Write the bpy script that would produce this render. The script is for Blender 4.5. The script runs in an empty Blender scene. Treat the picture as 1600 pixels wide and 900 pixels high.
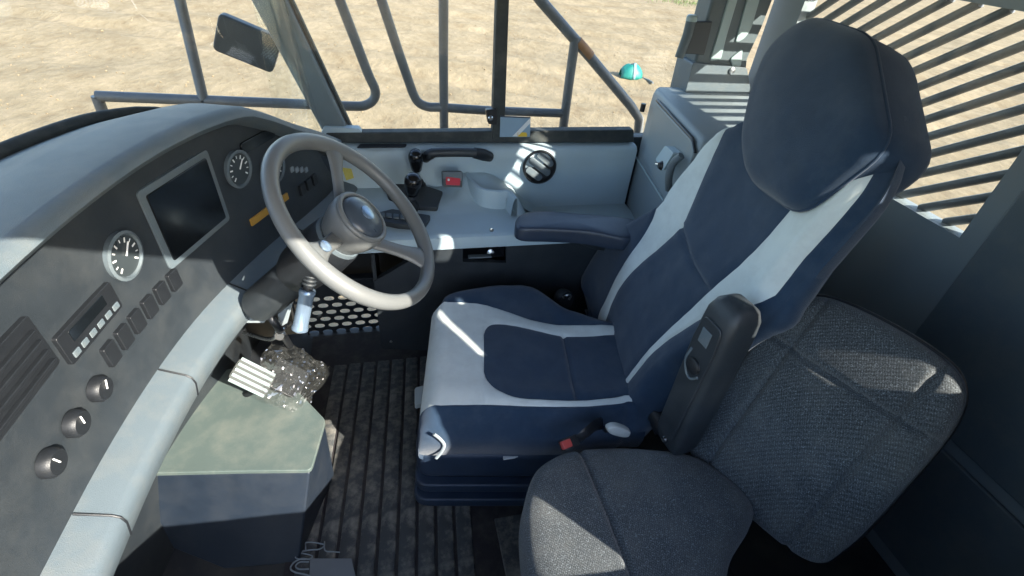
import bpy, bmesh, math, random
from mathutils import Vector, Matrix
from mathutils.geometry import tessellate_polygon

from mathutils import noise as NZ
random.seed(7)
sc = bpy.context.scene
COL = sc.collection

# ------------------------------------------------------------------ camera
# camera axes (right, down, forward) seen from the cab's axes:
# X = towards the rear of the cab, Y = across the cab, Z = up (0 = cab floor)
FPX = 788.0
V_DOWN = Vector((-109, 1050, FPX)).normalized()
AX = Vector((0, FPX, 238)).cross(V_DOWN).normalized()
AY = AX.cross(V_DOWN).normalized()
if AY.z < 0: AY = -AY
AZ = -V_DOWN
CAM = Vector((0, 0, 1.55))
cd = bpy.data.cameras.new('camera'); co = bpy.data.objects.new('camera', cd); COL.objects.link(co)
cd.sensor_width = 36; cd.lens = 36 * FPX / 1600; cd.clip_start = .02; cd.clip_end = 2000
right = Vector((AX.x, AY.x, AZ.x)); down = Vector((AX.y, AY.y, AZ.y)); fwd = Vector((AX.z, AY.z, AZ.z))
co.matrix_world = Matrix.Translation(CAM) @ Matrix((right, -down, -fwd)).transposed().to_4x4()
sc.camera = co

# ------------------------------------------------------------------ sky, sun, exposure
SUN = Vector((.62, -.78, .60)).normalized()          # towards the sun: behind and left of the truck
w = bpy.data.worlds.new('World'); sc.world = w; w.use_nodes = True
nt = w.node_tree; bg = nt.nodes['Background']
sky = nt.nodes.new('ShaderNodeTexSky'); sky.sky_type = 'NISHITA'; sky.sun_disc = False
sky.sun_elevation = math.asin(SUN.z)
sky.sun_rotation = math.atan2(SUN.x, SUN.y)
sky.air_density = 1.0; sky.dust_density = 1.0; sky.ozone_density = 1.0
nt.links.new(sky.outputs[0], bg.inputs[0]); bg.inputs[1].default_value = .15
sl = bpy.data.lights.new('sun', 'SUN'); so = bpy.data.objects.new('sun', sl); COL.objects.link(so)
sl.energy = 4.3; sl.angle = math.radians(.5); sl.color = (1, .93, .81)
so.rotation_euler = SUN.to_track_quat('Z', 'Y').to_euler(); so.location = (4, -6, 8)
sc.view_settings.view_transform = 'Standard'; sc.view_settings.look = 'None'
sc.view_settings.gamma = 1; sc.view_settings.use_curve_mapping = False
sc.view_settings.exposure = 1.92

# ------------------------------------------------------------------ pixel rays met with the planes things stand on
def ray(px, py):
    c = Vector(((px - 799) / FPX, (py - 450) / FPX, 1))
    return Vector((AX.dot(c), AY.dot(c), AZ.dot(c)))
def PX(px, py, x): r = ray(px, py); return CAM + r * ((x - CAM.x) / r.x)
def PY(px, py, y): r = ray(px, py); return CAM + r * ((y - CAM.y) / r.y)
def PZ(px, py, z): r = ray(px, py); return CAM + r * ((z - CAM.z) / r.z)
def PP(px, py, p0, n):
    r = ray(px, py); p0 = Vector(p0); n = Vector(n)
    return CAM + r * ((p0 - CAM).dot(n) / r.dot(n))

# ------------------------------------------------------------------ materials
MATS = {}
def mat(name, col, rough=.6, var=.12, vscale=40, bump=.0, bscale=400, metal=0, spec=.5, dust=None, dust_amt=0, dscale=6, coat=0, kind=None):
    m = bpy.data.materials.new(name); m.use_nodes = True; n = m.node_tree.nodes; L = m.node_tree.links
    b = n['Principled BSDF']
    tc = n.new('ShaderNodeTexCoord'); co_ = tc.outputs['Object']
    no = n.new('ShaderNodeTexNoise'); no.inputs['Scale'].default_value = vscale; no.inputs['Detail'].default_value = 6
    L.new(co_, no.inputs['Vector'])
    mx = n.new('ShaderNodeMix'); mx.data_type = 'RGBA'
    mx.inputs[6].default_value = (*[c * (1 - var) for c in col], 1); mx.inputs[7].default_value = (*[min(1, c * (1 + var)) for c in col], 1)
    L.new(no.outputs['Fac'], mx.inputs[0]); out = mx.outputs[2]
    if kind == 'tweed':
        for (ang, sc_) in ((.6, 330), (-.75, 300)):
            mp = n.new('ShaderNodeMapping'); mp.inputs['Rotation'].default_value = (.15, .2, ang); L.new(co_, mp.inputs['Vector'])
            wv = n.new('ShaderNodeTexWave'); wv.inputs['Scale'].default_value = sc_ * .23; wv.inputs['Distortion'].default_value = 2.5; wv.inputs['Detail'].default_value = 2; wv.inputs['Detail Scale'].default_value = 4
            L.new(mp.outputs[0], wv.inputs['Vector'])
            m2 = n.new('ShaderNodeMix'); m2.data_type = 'RGBA'; m2.blend_type = 'MULTIPLY'; m2.inputs[0].default_value = .42
            L.new(out, m2.inputs[6]); L.new(wv.outputs['Color'], m2.inputs[7]); out = m2.outputs[2]
        sp = n.new('ShaderNodeTexNoise'); sp.inputs['Scale'].default_value = 420; sp.inputs['Detail'].default_value = 2; L.new(co_, sp.inputs['Vector'])
        rp = n.new('ShaderNodeMapRange'); rp.inputs[1].default_value = .55; rp.inputs[2].default_value = .75; L.new(sp.outputs['Fac'], rp.inputs[0])
        m3 = n.new('ShaderNodeMix'); m3.data_type = 'RGBA'; L.new(rp.outputs[0], m3.inputs[0]); L.new(out, m3.inputs[6]); m3.inputs[7].default_value = (*[min(1, c * 2.6) for c in col], 1); out = m3.outputs[2]
    if dust:
        d1 = n.new('ShaderNodeTexNoise'); d1.inputs['Scale'].default_value = dscale; d1.inputs['Detail'].default_value = 9; d1.inputs['Roughness'].default_value = .7
        L.new(co_, d1.inputs['Vector'])
        mr = n.new('ShaderNodeMapRange'); mr.inputs[1].default_value = .45; mr.inputs[2].default_value = .75; mr.inputs[4].default_value = dust_amt
        L.new(d1.outputs['Fac'], mr.inputs[0])
        m4 = n.new('ShaderNodeMix'); m4.data_type = 'RGBA'; L.new(mr.outputs[0], m4.inputs[0]); L.new(out, m4.inputs[6]); m4.inputs[7].default_value = (*dust, 1); out = m4.outputs[2]
    L.new(out, b.inputs['Base Color'])
    rn = n.new('ShaderNodeMapRange'); rn.inputs[3].default_value = max(0, rough - .08); rn.inputs[4].default_value = min(1, rough + .08)
    L.new(no.outputs['Fac'], rn.inputs[0]); L.new(rn.outputs[0], b.inputs['Roughness'])
    b.inputs['Metallic'].default_value = metal; b.inputs['Specular IOR Level'].default_value = spec; b.inputs['Coat Weight'].default_value = coat
    if kind in ('fabric', 'tweed'):
        b.inputs['Sheen Weight'].default_value = .25; b.inputs['Sheen Roughness'].default_value = .5
    if bump:
        bn = n.new('ShaderNodeTexNoise'); bn.inputs['Scale'].default_value = bscale; bn.inputs['Detail'].default_value = 3; L.new(co_, bn.inputs['Vector'])
        bp = n.new('ShaderNodeBump'); bp.inputs['Strength'].default_value = bump; bp.inputs['Distance'].default_value = .002
        L.new(bn.outputs['Fac'], bp.inputs['Height']); L.new(bp.outputs[0], b.inputs['Normal'])
    MATS[name] = m; return m
NAVY = (.015, .035, .068)
mat('navy_fabric', NAVY, .9, .16, 25, .5, 900, spec=.2, kind='fabric', dust=(.16, .19, .22), dust_amt=.16, dscale=9)
mat('grey_fabric', (.58, .63, .62), .9, .06, 30, .5, 900, spec=.2, kind='fabric', dust=(.25, .27, .28), dust_amt=.3, dscale=12)
mat('piping', (.24, .29, .32), .9, .06, 30, .4, 900, spec=.2, kind='fabric')  # pale tone of the sunlit cushion corner, light put into the colour
mat('tweed', (.098, .112, .122), .95, .15, 12, .8, 700, spec=.15, kind='tweed', dust=(.22, .22, .20), dust_amt=.35, dscale=7)
mat('console_grey', (.40, .50, .55), .5, .05, 18, .25, 1100, spec=.5, dust=(.30, .30, .27), dust_amt=.22, dscale=9)
mat('cabinet_grey', (.21, .25, .27), .5, .05, 12, .25, 1100, spec=.5, dust=(.30, .28, .23), dust_amt=.25, dscale=7)
mat('hood_grey', (.10, .13, .15), .5, .06, 18, .5, 700, dust=(.22, .21, .18), dust_amt=.35, dscale=11)
mat('dark_plastic', (.022, .028, .034), .45, .2, 20, .3, 900, spec=.5, dust=(.12, .12, .11), dust_amt=.18, dscale=9)
mat('black_plastic', (.012, .014, .017), .4, .2, 30, .25, 900, spec=.5)
mat('gloss_black', (.008, .009, .011), .18, .2, 30, spec=.5)
mat('navy_plastic', (.022, .038, .070), .42, .15, 20, .2, 900, dust=(.10, .11, .12), dust_amt=.2, dscale=9)
mat('pedestal_side', (.014, .022, .036), .45, .15, 20, .2, 900, dust=(.06, .065, .07), dust_amt=.3, dscale=9)
mat('armrest_vinyl', (.022, .034, .060), .33, .15, 18, .3, 700, dust=(.12, .13, .14), dust_amt=.15)
mat('wheel_grey', (.135, .142, .142), .36, .06, 25, .2, 900, spec=.5, dust=(.16, .16, .15), dust_amt=.2, dscale=14)
mat('hub_dark', (.05, .065, .085), .3, .1, 25)
mat('rubber_mat', (.060, .066, .070), .75, .25, 30, .6, 300, dust=(.30, .28, .24), dust_amt=1, dscale=17)
mat('mat_groove', (.024, .021, .024), .8, .2, 30, .5, 300, dust=(.10, .095, .08), dust_amt=.5, dscale=14)
mat('floor_paint', (.02, .024, .03), .6, .2, 15, .3, 300, dust=(.13, .12, .10), dust_amt=.4, dscale=6)
mat('pale_plate', (.085, .115, .11), .55, .1, 6, .2, 300, dust=(.20, .21, .18), dust_amt=.6, dscale=9)
mat('wall_dark', (.025, .032, .038), .6, .15, 12, .3, 500)
mat('pillar_grey', (.125, .155, .175), .5, .06, 12, .25, 700, dust=(.28, .27, .23), dust_amt=.2)
mat('pillar_dark', (.085, .11, .12), .5, .08, 12, .2, 700)
mat('pillar_panel', (.30, .38, .38), .4, .05, 10, .2, 700)
mat('rail_paint', (.115, .125, .135), .42, .1, 15, .2, 400, dust=(.3, .26, .2), dust_amt=.25, dscale=16)
mat('rail_rust', (.36, .19, .09), .7, .25, 40, .4, 300)
mat('seal_rubber', (.025, .032, .033), .65, .2, 20, .3, 500, dust=(.18, .17, .14), dust_amt=.3, dscale=14)
mat('red_switch', (.55, .03, .05), .3, .05)
mat('white_mark', (.75, .76, .75), .5, .03)
mat('yellow_mark', (.75, .50, .05), .4, .05)
mat('gold_button', (.70, .55, .15), .3, .05)
mat('buckle_red', (.40, .06, .055), .4, .05)
mat('pedal_rubber', (.07, .076, .074), .6, .08)
mat('light_lever', (.33, .36, .36), .5, .05)
mat('metal', (.55, .57, .58), .28, .1, 40, metal=1)
mat('chrome_blue', (.22, .30, .40), .22, .1, 30, metal=.55)
mat('backing', (.62, .55, .44), .7, .1, 20)
mat('display', (.006, .008, .010), .15, .1)
mat('gauge_face', (.04, .05, .055), .3, .1)
mat('amber_strip', (.45, .24, .04), .4, .1)
mat('tag_yellow', (.45, .40, .09), .6, .2, 120)
mat('teal', (.008, .16, .135), .45, .15, 10)
mat('teal_pale', (.16, .28, .30), .5, .1)
mat('sticker_blue', (.26, .37, .47), .4, .06)
mat('paper', (.17, .185, .20), .7, .08, 20)
mat('pale_ink', (.20, .23, .25), .7, .1, 50)
mat('truck_paint', (.11, .12, .125), .5, .1, 10)
mat('mirror_black', (.035, .042, .047), .5, .1)
mat('roof_liner', (.30, .31, .31), .9, .05)

def glass_mat(name, tint, refl):
    m = bpy.data.materials.new(name); m.use_nodes = True; n = m.node_tree.nodes; L = m.node_tree.links; n.clear()
    o = n.new('ShaderNodeOutputMaterial'); t = n.new('ShaderNodeBsdfTransparent'); t.inputs[0].default_value = (*tint, 1)
    g = n.new('ShaderNodeBsdfGlossy'); g.inputs['Roughness'].default_value = .02
    lw = n.new('ShaderNodeLayerWeight'); lw.inputs[0].default_value = .5
    pw_ = n.new('ShaderNodeMath'); pw_.operation = 'POWER'; pw_.inputs[1].default_value = 4; L.new(lw.outputs['Facing'], pw_.inputs[0])
    f = n.new('ShaderNodeMath'); f.operation = 'MULTIPLY_ADD'; f.inputs[1].default_value = .5; f.inputs[2].default_value = refl; L.new(pw_.outputs[0], f.inputs[0])
    d = n.new('ShaderNodeBsdfDiffuse'); d.inputs[0].default_value = (.55, .52, .46, 1)
    tc = n.new('ShaderNodeTexCoord'); no = n.new('ShaderNodeTexNoise'); no.inputs['Scale'].default_value = 9; no.inputs['Detail'].default_value = 8
    L.new(tc.outputs['Object'], no.inputs['Vector'])
    mr = n.new('ShaderNodeMapRange'); mr.inputs[1].default_value = .45; mr.inputs[2].default_value = .8; mr.inputs[4].default_value = .035; L.new(no.outputs['Fac'], mr.inputs[0])
    m1 = n.new('ShaderNodeMixShader'); L.new(f.outputs[0], m1.inputs[0]); L.new(t.outputs[0], m1.inputs[1]); L.new(g.outputs[0], m1.inputs[2])
    m2 = n.new('ShaderNodeMixShader'); L.new(mr.outputs[0], m2.inputs[0]); L.new(m1.outputs[0], m2.inputs[1]); L.new(d.outputs[0], m2.inputs[2])
    L.new(m2.outputs[0], o.inputs[0]); MATS[name] = m; return m
glass_mat('window_glass', (.97, .985, .98), .03)
def film_mat():
    m = bpy.data.materials.new('plastic_film'); m.use_nodes = True; n = m.node_tree.nodes; L = m.node_tree.links; n.clear()
    o = n.new('ShaderNodeOutputMaterial'); t = n.new('ShaderNodeBsdfTransparent'); g = n.new('ShaderNodeBsdfGlossy'); g.inputs['Roughness'].default_value = .09
    d = n.new('ShaderNodeBsdfDiffuse'); d.inputs[0].default_value = (.3, .31, .29, 1)
    a = n.new('ShaderNodeMixShader'); a.inputs[0].default_value = .75; L.new(d.outputs[0], a.inputs[1]); L.new(g.outputs[0], a.inputs[2])
    b = n.new('ShaderNodeMixShader'); b.inputs[0].default_value = .22; L.new(t.outputs[0], b.inputs[1]); L.new(a.outputs[0], b.inputs[2])
    L.new(b.outputs[0], o.inputs[0]); MATS['plastic_film'] = m
film_mat()
def dirt_mat():
    m = bpy.data.materials.new('dirt'); m.use_nodes = True; n = m.node_tree.nodes; L = m.node_tree.links; b = n['Principled BSDF']
    tc = n.new('ShaderNodeTexCoord'); mp = n.new('ShaderNodeMapping'); mp.inputs['Rotation'].default_value = (0, 0, .75); mp.inputs['Scale'].default_value = (1.0, .62, 1); L.new(tc.outputs['Object'], mp.inputs[0])
    a = n.new('ShaderNodeTexNoise'); a.inputs['Scale'].default_value = .9; a.inputs['Detail'].default_value = 12; a.inputs['Roughness'].default_value = .62; L.new(mp.outputs[0], a.inputs['Vector'])
    c = n.new('ShaderNodeTexNoise'); c.inputs['Scale'].default_value = 4.5; c.inputs['Detail'].default_value = 10; c.inputs['Roughness'].default_value = .7; L.new(mp.outputs[0], c.inputs['Vector'])
    r = n.new('ShaderNodeValToRGB'); r.color_ramp.elements[0].position = .3; r.color_ramp.elements[0].color = (.155, .112, .066, 1)
    r.color_ramp.elements[1].position = .7; r.color_ramp.elements[1].color = (.34, .27, .178, 1)
    e = r.color_ramp.elements.new(.5); e.color = (.235, .19, .122, 1)
    mx = n.new('ShaderNodeMix'); mx.data_type = 'FLOAT'; mx.inputs[0].default_value = .5; L.new(a.outputs['Fac'], mx.inputs[2]); L.new(c.outputs['Fac'], mx.inputs[3])
    L.new(mx.outputs[0], r.inputs[0]); L.new(r.outputs[0], b.inputs['Base Color']); b.inputs['Roughness'].default_value = .95; b.inputs['Specular IOR Level'].default_value = .1
    bp = n.new('ShaderNodeBump'); bp.inputs['Strength'].default_value = .9; bp.inputs['Distance'].default_value = .10; L.new(mx.outputs[0], bp.inputs['Height']); L.new(bp.outputs[0], b.inputs['Normal'])
    MATS['dirt'] = m
dirt_mat()
mat('clod', (.24, .185, .115), .95, .25, 8, .5, 40, spec=.1)
mat('grass', (.10, .16, .04), .8, .3, 8)

# ------------------------------------------------------------------ builders
def wloc(o):
    v = Vector(o.location)
    return v if o.parent is None else o['_w'] if False else Vector(W[o.name])
W = {}
def link(o, parent, loc):
    COL.objects.link(o); o.location = loc; W[o.name] = Vector(loc)
    if parent:
        o.parent = parent; o.matrix_parent_inverse = Matrix.Translation(-W[parent.name])
def thing(name, label, cat, loc, group=None):
    o = bpy.data.objects.new(name, None); o.empty_display_size = .05; link(o, None, Vector(loc))
    o['label'] = label; o['category'] = cat
    if group: o['group'] = group
    return o
def tag(o, label, cat, group=None):
    o['label'] = label; o['category'] = cat
    if group: o['group'] = group
    return o
def mesh(name, verts, faces, m, parent=None, smooth=35, bevel=0, seg=2, sub=0, solid=0, label=None, kind=None, mats=None):
    vs = [Vector(v) for v in verts]
    lo = Vector([min(v[i] for v in vs) for i in range(3)]); hi = Vector([max(v[i] for v in vs) for i in range(3)])
    c = (lo + hi) / 2
    me = bpy.data.meshes.new(name); me.from_pydata([v - c for v in vs], [], faces); me.validate(); me.update()
    bm = bmesh.new(); bm.from_mesh(me); bmesh.ops.recalc_face_normals(bm, faces=bm.faces); bm.to_mesh(me); bm.free()
    me.materials.append(MATS[m])
    o = bpy.data.objects.new(name, me); link(o, parent, c)
    if smooth:
        me.shade_smooth(); me.set_sharp_from_angle(angle=math.radians(smooth))
    if solid:
        md = o.modifiers.new('solid', 'SOLIDIFY'); md.thickness = solid; md.offset = -1
    if bevel:
        md = o.modifiers.new('bevel', 'BEVEL'); md.width = bevel; md.segments = seg; md.limit_method = 'ANGLE'; md.angle_limit = math.radians(30); md.harden_normals = True
    if sub:
        md = o.modifiers.new('sub', 'SUBSURF'); md.levels = sub; md.render_levels = sub
    if label: o['label'] = label
    if kind: o['kind'] = kind
    return o
BF = [(0, 1, 2, 3), (7, 6, 5, 4), (0, 4, 5, 1), (1, 5, 6, 2), (2, 6, 7, 3), (3, 7, 4, 0)]
def box(name, lo, hi, m, parent=None, bevel=.004, rot=None, **k):
    lo = Vector(lo); hi = Vector(hi); c = (lo + hi) / 2
    vs = [Vector((x, y, z)) for z in (lo.z, hi.z) for (x, y) in ((lo.x, lo.y), (hi.x, lo.y), (hi.x, hi.y), (lo.x, hi.y))]
    if rot is not None: vs = [c + rot @ (v - c) for v in vs]
    return mesh(name, vs, BF, m, parent, bevel=bevel, **k)
def prism(name, pts, off, m, parent=None, bevel=.004, **k):
    """flat outline (3-D points) pushed through by the vector off"""
    n = len(pts); off = Vector(off); a = [Vector(p) for p in pts]; vs = a + [p + off for p in a]
    fs = [tuple(range(n)), tuple(range(2 * n - 1, n - 1, -1))] + [(i, (i + 1) % n, (i + 1) % n + n, i + n) for i in range(n)]
    return mesh(name, vs, fs, m, parent, bevel=bevel, **k)
def plate_holes(name, outer, holes, frame, thick, m, parent=None, bevel=0, **k):
    """sheet with openings; outlines are 2-D, frame = (origin, u, v)"""
    o, u, v = [Vector(x) for x in frame]; nrm = u.cross(v).normalized() * thick
    loops = [outer] + holes; flat = [p for l in loops for p in l]
    tris = tessellate_polygon([[Vector((p[0], p[1], 0)) for p in l] for l in loops])
    vs = [o + u * p[0] + v * p[1] for p in flat]; n = len(vs); vs = vs + [p + nrm for p in vs]
    fs = [tuple(t) for t in tris] + [tuple(i + n for i in reversed(t)) for t in tris]
    s = 0
    for l in loops:
        for i in range(len(l)):
            a = s + i; b = s + (i + 1) % len(l); fs.append((a, b, b + n, a + n))
        s += len(l)
    return mesh(name, vs, fs, m, parent, bevel=bevel, **k)
def catmull(pts, n=8, closed=False):
    P = [Vector(p) for p in pts]; out = []; N = len(P)
    rng = range(N) if closed else range(N - 1)
    for i in rng:
        p0 = P[(i - 1) % N] if (closed or i > 0) else P[0] * 2 - P[1]
        p1 = P[i]; p2 = P[(i + 1) % N]; p3 = P[(i + 2) % N] if (closed or i + 2 < N) else P[-1] * 2 - P[-2]
        for j in range(n):
            t = j / n
            out.append(.5 * ((2 * p1) + (p2 - p0) * t + (2 * p0 - 5 * p1 + 4 * p2 - p3) * t * t + (3 * p1 - p0 - 3 * p2 + p3) * t ** 3))
    if not closed: out.append(P[-1])
    return out
def tube(name, pts, r, m, parent=None, sides=14, closed=False, ell=1, up=None, **k):
    P = [Vector(p) for p in pts]; N = len(P); vs = []; fs = []
    R = r if isinstance(r, (list, tuple)) else [r] * N
    t0 = (P[1] - P[0]).normalized(); ref = Vector(up) if up else (Vector((0, 0, 1)) if abs(t0.z) < .9 else Vector((1, 0, 0)))
    u = (ref - t0 * ref.dot(t0)).normalized()
    for i, p in enumerate(P):
        if closed: t = (P[(i + 1) % N] - P[i - 1]).normalized()
        else: t = (P[min(i + 1, N - 1)] - P[max(i - 1, 0)]).normalized()
        u = (u - t * u.dot(t)).normalized(); v = t.cross(u)
        for s in range(sides):
            a = 2 * math.pi * s / sides; vs.append(p + u * math.cos(a) * R[i] + v * math.sin(a) * R[i] * ell)
    for i in range(N if closed else N - 1):
        for s in range(sides):
            a = i * sides + s; b = i * sides + (s + 1) % sides; j = ((i + 1) % N) * sides
            fs.append((a, b, j + (s + 1) % sides, j + s))
    if not closed: fs.append(tuple(range(sides))); fs.append(tuple(range((N - 1) * sides, N * sides)))
    return mesh(name, vs, fs, m, parent, smooth=k.pop('smooth', 50), **k)
def frame_of(axis):
    a = Vector(axis).normalized(); u = a.orthogonal().normalized(); return a, u, a.cross(u)
def lathe(name, prof, org, axis, m, parent=None, n=28, smooth=35, **k):
    a, u, v = frame_of(axis); o = Vector(org); vs = []; fs = []
    for (r, h) in prof:
        for s in range(n):
            t = 2 * math.pi * s / n; vs.append(o + a * h + (u * math.cos(t) + v * math.sin(t)) * r)
    for i in range(len(prof) - 1):
        for s in range(n):
            fs.append((i * n + s, i * n + (s + 1) % n, (i + 1) * n + (s + 1) % n, (i + 1) * n + s))
    fs.append(tuple(range(n))); fs.append(tuple(range((len(prof) - 1) * n, len(prof) * n)))
    return mesh(name, vs, fs, m, parent, smooth=smooth, **k)
def grid(name, rows, m, parent=None, **k):
    nc = len(rows[0]); vs = [p for r in rows for p in r]
    fs = [(i * nc + j, i * nc + j + 1, (i + 1) * nc + j + 1, (i + 1) * nc + j) for i in range(len(rows) - 1) for j in range(nc - 1)]
    return mesh(name, vs, fs, m, parent, **k)
def interp(tab, x):
    if x <= tab[0][0]: return tab[0][1]
    for (a, b), (c, d) in zip(tab, tab[1:]):
        if x <= c: return b + (d - b) * (x - a) / (c - a)
    return tab[-1][1]
def smooth_tab(tab, n=6):
    return [(p.x, p.y) for p in catmull([(a, b, 0) for a, b in tab], n)]
def sstep(a, b, x):
    t = min(1, max(0, (x - a) / (b - a))); return t * t * (3 - 2 * t)
def rounded(pts, r, n=5):
    """closed 3-D outline with its corners rounded"""
    out = []; N = len(pts); P = [Vector(p) for p in pts]
    for i in range(N):
        a, b, c = P[i - 1], P[i], P[(i + 1) % N]; rr = r[i] if isinstance(r, (list, tuple)) else r
        d1 = min(rr, (a - b).length * .49); d2 = min(rr, (c - b).length * .49)
        s = b + (a - b).normalized() * d1; e = b + (c - b).normalized() * d2
        for j in range(n + 1):
            t = j / n; out.append(s * (1 - t) ** 2 + b * 2 * t * (1 - t) + e * t * t)
    return out
def cushion(name, outline, up, h, edge, crown, m, parent=None, rings=7, dent=None, **k):
    """upholstered slab over an outline: rolled edge, crowned face"""
    P = [Vector(p) for p in outline]; N = len(P); c = sum(P, Vector()) / N; up = Vector(up).normalized(); vs = []; fs = []; rows = []
    prof = [(1 - .35 * edge / .1, 0), (1, .12)] + [(1 - (1 - math.cos(t)) * edge / .22, .12 + .0 + math.sin(t) * .0 + (h - edge) / h * .88 * 0 + 0) for t in ()]
    prof = [(.96, 0.0), (.995, .10), (1.0, .3)]
    e = edge / ((P[0] - c).length + 1e-6)
    for i in range(1, 6):
        t = i / 5 * math.pi / 2; prof.append((1 - e * (1 - math.cos(t)), 1 - (edge / h) * (1 - math.sin(t))))
    for i in range(1, rings):
        s = (1 - e) * (1 - i / rings); prof.append((s, 1 + crown / h * (1 - (s / (1 - e)) ** 2)))
    for (s, z) in prof:
        row = []
        for p in P:
            q = c + (p - c) * s + up * (h * z)
            if dent: q += up * dent(q)
            row.append(len(vs)); vs.append(q)
        rows.append(row)
    for a, b in zip(rows, rows[1:]):
        for i in range(N): fs.append((a[i], a[(i + 1) % N], b[(i + 1) % N], b[i]))
    vs.append(c + up * (h + crown)); t = len(vs) - 1
    for i in range(N): fs.append((rows[-1][i], rows[-1][(i + 1) % N], t))
    fs.append(tuple(rows[0]))
    return mesh(name, vs, fs, m, parent, smooth=60, **k)
def rotz(a): return Matrix.Rotation(a, 3, 'Z')
def struct(o): o['kind'] = 'structure'; return o

# ================================================================== THE SETTING
# ground: one sheet, finer in front of the window
def ground():
    from mathutils import noise
    xs = [-600, -300, -120, -60, -40] + [-22 + i * .32 for i in range(200)] + [48, 60, 90, 150, 300, 600]
    ys = [-600, -200, -40, -10, 0, 4] + [8 + i * .32 for i in range(110)] + [46, 52, 60, 80, 150, 300, 600]
    def gz(x, y):
        f = sstep(5, 9, y) * (1 - sstep(40, 46, y)) * sstep(-26, -21, x) * (1 - sstep(40, 48, x))
        z = .10 * noise.noise(Vector((x * .25, y * .5, 0))) + .05 * noise.noise(Vector((x * .9, y * 1.1, 3))) + .035 * noise.noise(Vector((x * 2.1, y * 2.1, 7)))
        w_ = x * .45 + y * .89 + .8 * noise.noise(Vector((x * .06, y * .06, 1)))
        for k in (12.5, 14.6, 19.0, 21.2, 27.5):
            z -= .075 * math.exp(-((w_ - k) / .34) ** 2); z += .04 * (math.exp(-((w_ - k - .6) / .25) ** 2) + math.exp(-((w_ - k + .6) / .25) ** 2))
        return -2 + z * f
    rows = []
    for y in ys:
        rows.append([Vector((x, y, gz(x, y))) for x in xs])
    struct(grid('ground', rows, 'dirt', smooth=80))
    # clods scattered over the sandy ground
    vs = []; fs = []
    ico = bmesh.new(); bmesh.ops.create_icosphere(ico, subdivisions=1, radius=1); iv = [v.co.copy() for v in ico.verts]; iff = [[v.index for v in f.verts] for f in ico.faces]; ico.free()
    for i in range(2600):
        y = 8 + 34 * random.random() ** 1.4; x = random.uniform(-.75, 1.2) * y; s = random.uniform(.008, .026) * (1 + .4 * (random.random() < .05))
        b = len(vs); R = Matrix.Rotation(random.random() * 6, 3, 'Z') @ Matrix.Rotation(random.random() * 6, 3, 'X')
        z = gz(x, y)
        for v in iv: vs.append(Vector((x, y, z + s * .3)) + (R @ Vector((v.x * s, v.y * s * .8, v.z * s * .6))) * random.uniform(.75, 1.2))
        fs += [[b + k for k in f] for f in iff]
    o = mesh('dirt_clods', vs, fs, 'clod', smooth=0, kind='stuff'); tag(o, 'small clods and pebbles scattered over the sandy ground', 'clods')
    vs = []; fs = []
    c = PZ(1085, 6, -2)
    for i in range(420):
        x = c.x + random.gauss(0, 1.3); y = c.y + random.gauss(0, .8); h = random.uniform(.08, .2); a = random.random() * 6.3; d = Vector((math.cos(a), math.sin(a), 0)); b = len(vs); l = d.cross(Vector((0, 0, 1))) * random.uniform(-.12, .12)
        vs += [Vector((x, y, -2.02)) - d * .014, Vector((x, y, -2.02)) + d * .014, Vector((x, y, -2 + h)) + l]; fs.append((b, b + 1, b + 2))
    o = mesh('grass_patch', vs, fs, 'grass', smooth=0, kind='stuff'); tag(o, 'thin patch of pale green grass on the dirt', 'grass')
ground()

# cab floor, roof and walls
fl = [(-.95, .06), (1.5, .06), (1.5, 1.884), (.12, 1.884), (.12, 1.775), (-.52, 1.775), (-.95, 1.6)]
struct(prism('cab_floor', [(x, y, -.06) for x, y in fl], (0, 0, .06), 'floor_paint', bevel=0))
struct(prism('roof', [(x, y, 1.82) for x, y in [(-1.15, .02), (1.55, .02), (1.55, 1.97), (-.3, 1.97), (-1.15, 1.7)]], (0, 0, .06), 'roof_liner', bevel=0))
struct(plate_holes('wall_right', [(-.62, -.16), (1.44, -.16), (1.44, .835), (-.62, .835)], [[(-.46, -.13), (.08, -.13), (.08, .19), (-.46, .19)]], ((0, 1.885, 0), (1, 0, 0), (0, 0, 1)), -.05, 'wall_dark', smooth=0))
struct(box('wall_right_header', (-.45, 1.885, 1.70), (1.44, 1.935, 1.818), 'wall_dark', bevel=0))
# left wall: lowered door window, unseen slots added behind to place sun patches
WL = [(.705, -.05), (1.50, -.05), (1.50, 1.815), (-.95, 1.815), (-.95, 1.65), (.705, 1.65)]
struct(plate_holes('wall_left', WL, [
    [(.948, 1.23), (.985, 1.23), (1.065, 1.43), (1.020, 1.43)],
    [(1.10, 1.30), (1.165, 1.30), (1.165, 1.47), (1.12, 1.47)],
    [(1.21, 1.15), (1.30, 1.15), (1.33, 1.40), (1.26, 1.40)],
    [(1.215, 1.60), (1.30, 1.60), (1.33, 1.74), (1.25, 1.74)]], ((0, .10, 0), (1, 0, 0), (0, 0, 1)), .045, 'wall_dark', smooth=0))
# rear wall: guarded window beside the cabinet, unseen high opening added for sun stripes
struct(plate_holes('wall_rear', [(.12, -.05), (1.88, -.05), (1.88, 1.815), (.12, 1.815)], [
    [(.84, .96), (1.72, .96), (1.72, 1.46), (.84, 1.46)], [(.32, 1.56), (.80, 1.56), (.80, 1.80), (.32, 1.80)]],
    ((1.45, 0, 0), (0, 1, 0), (0, 0, 1)), .05, 'cabinet_grey', smooth=0))

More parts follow.
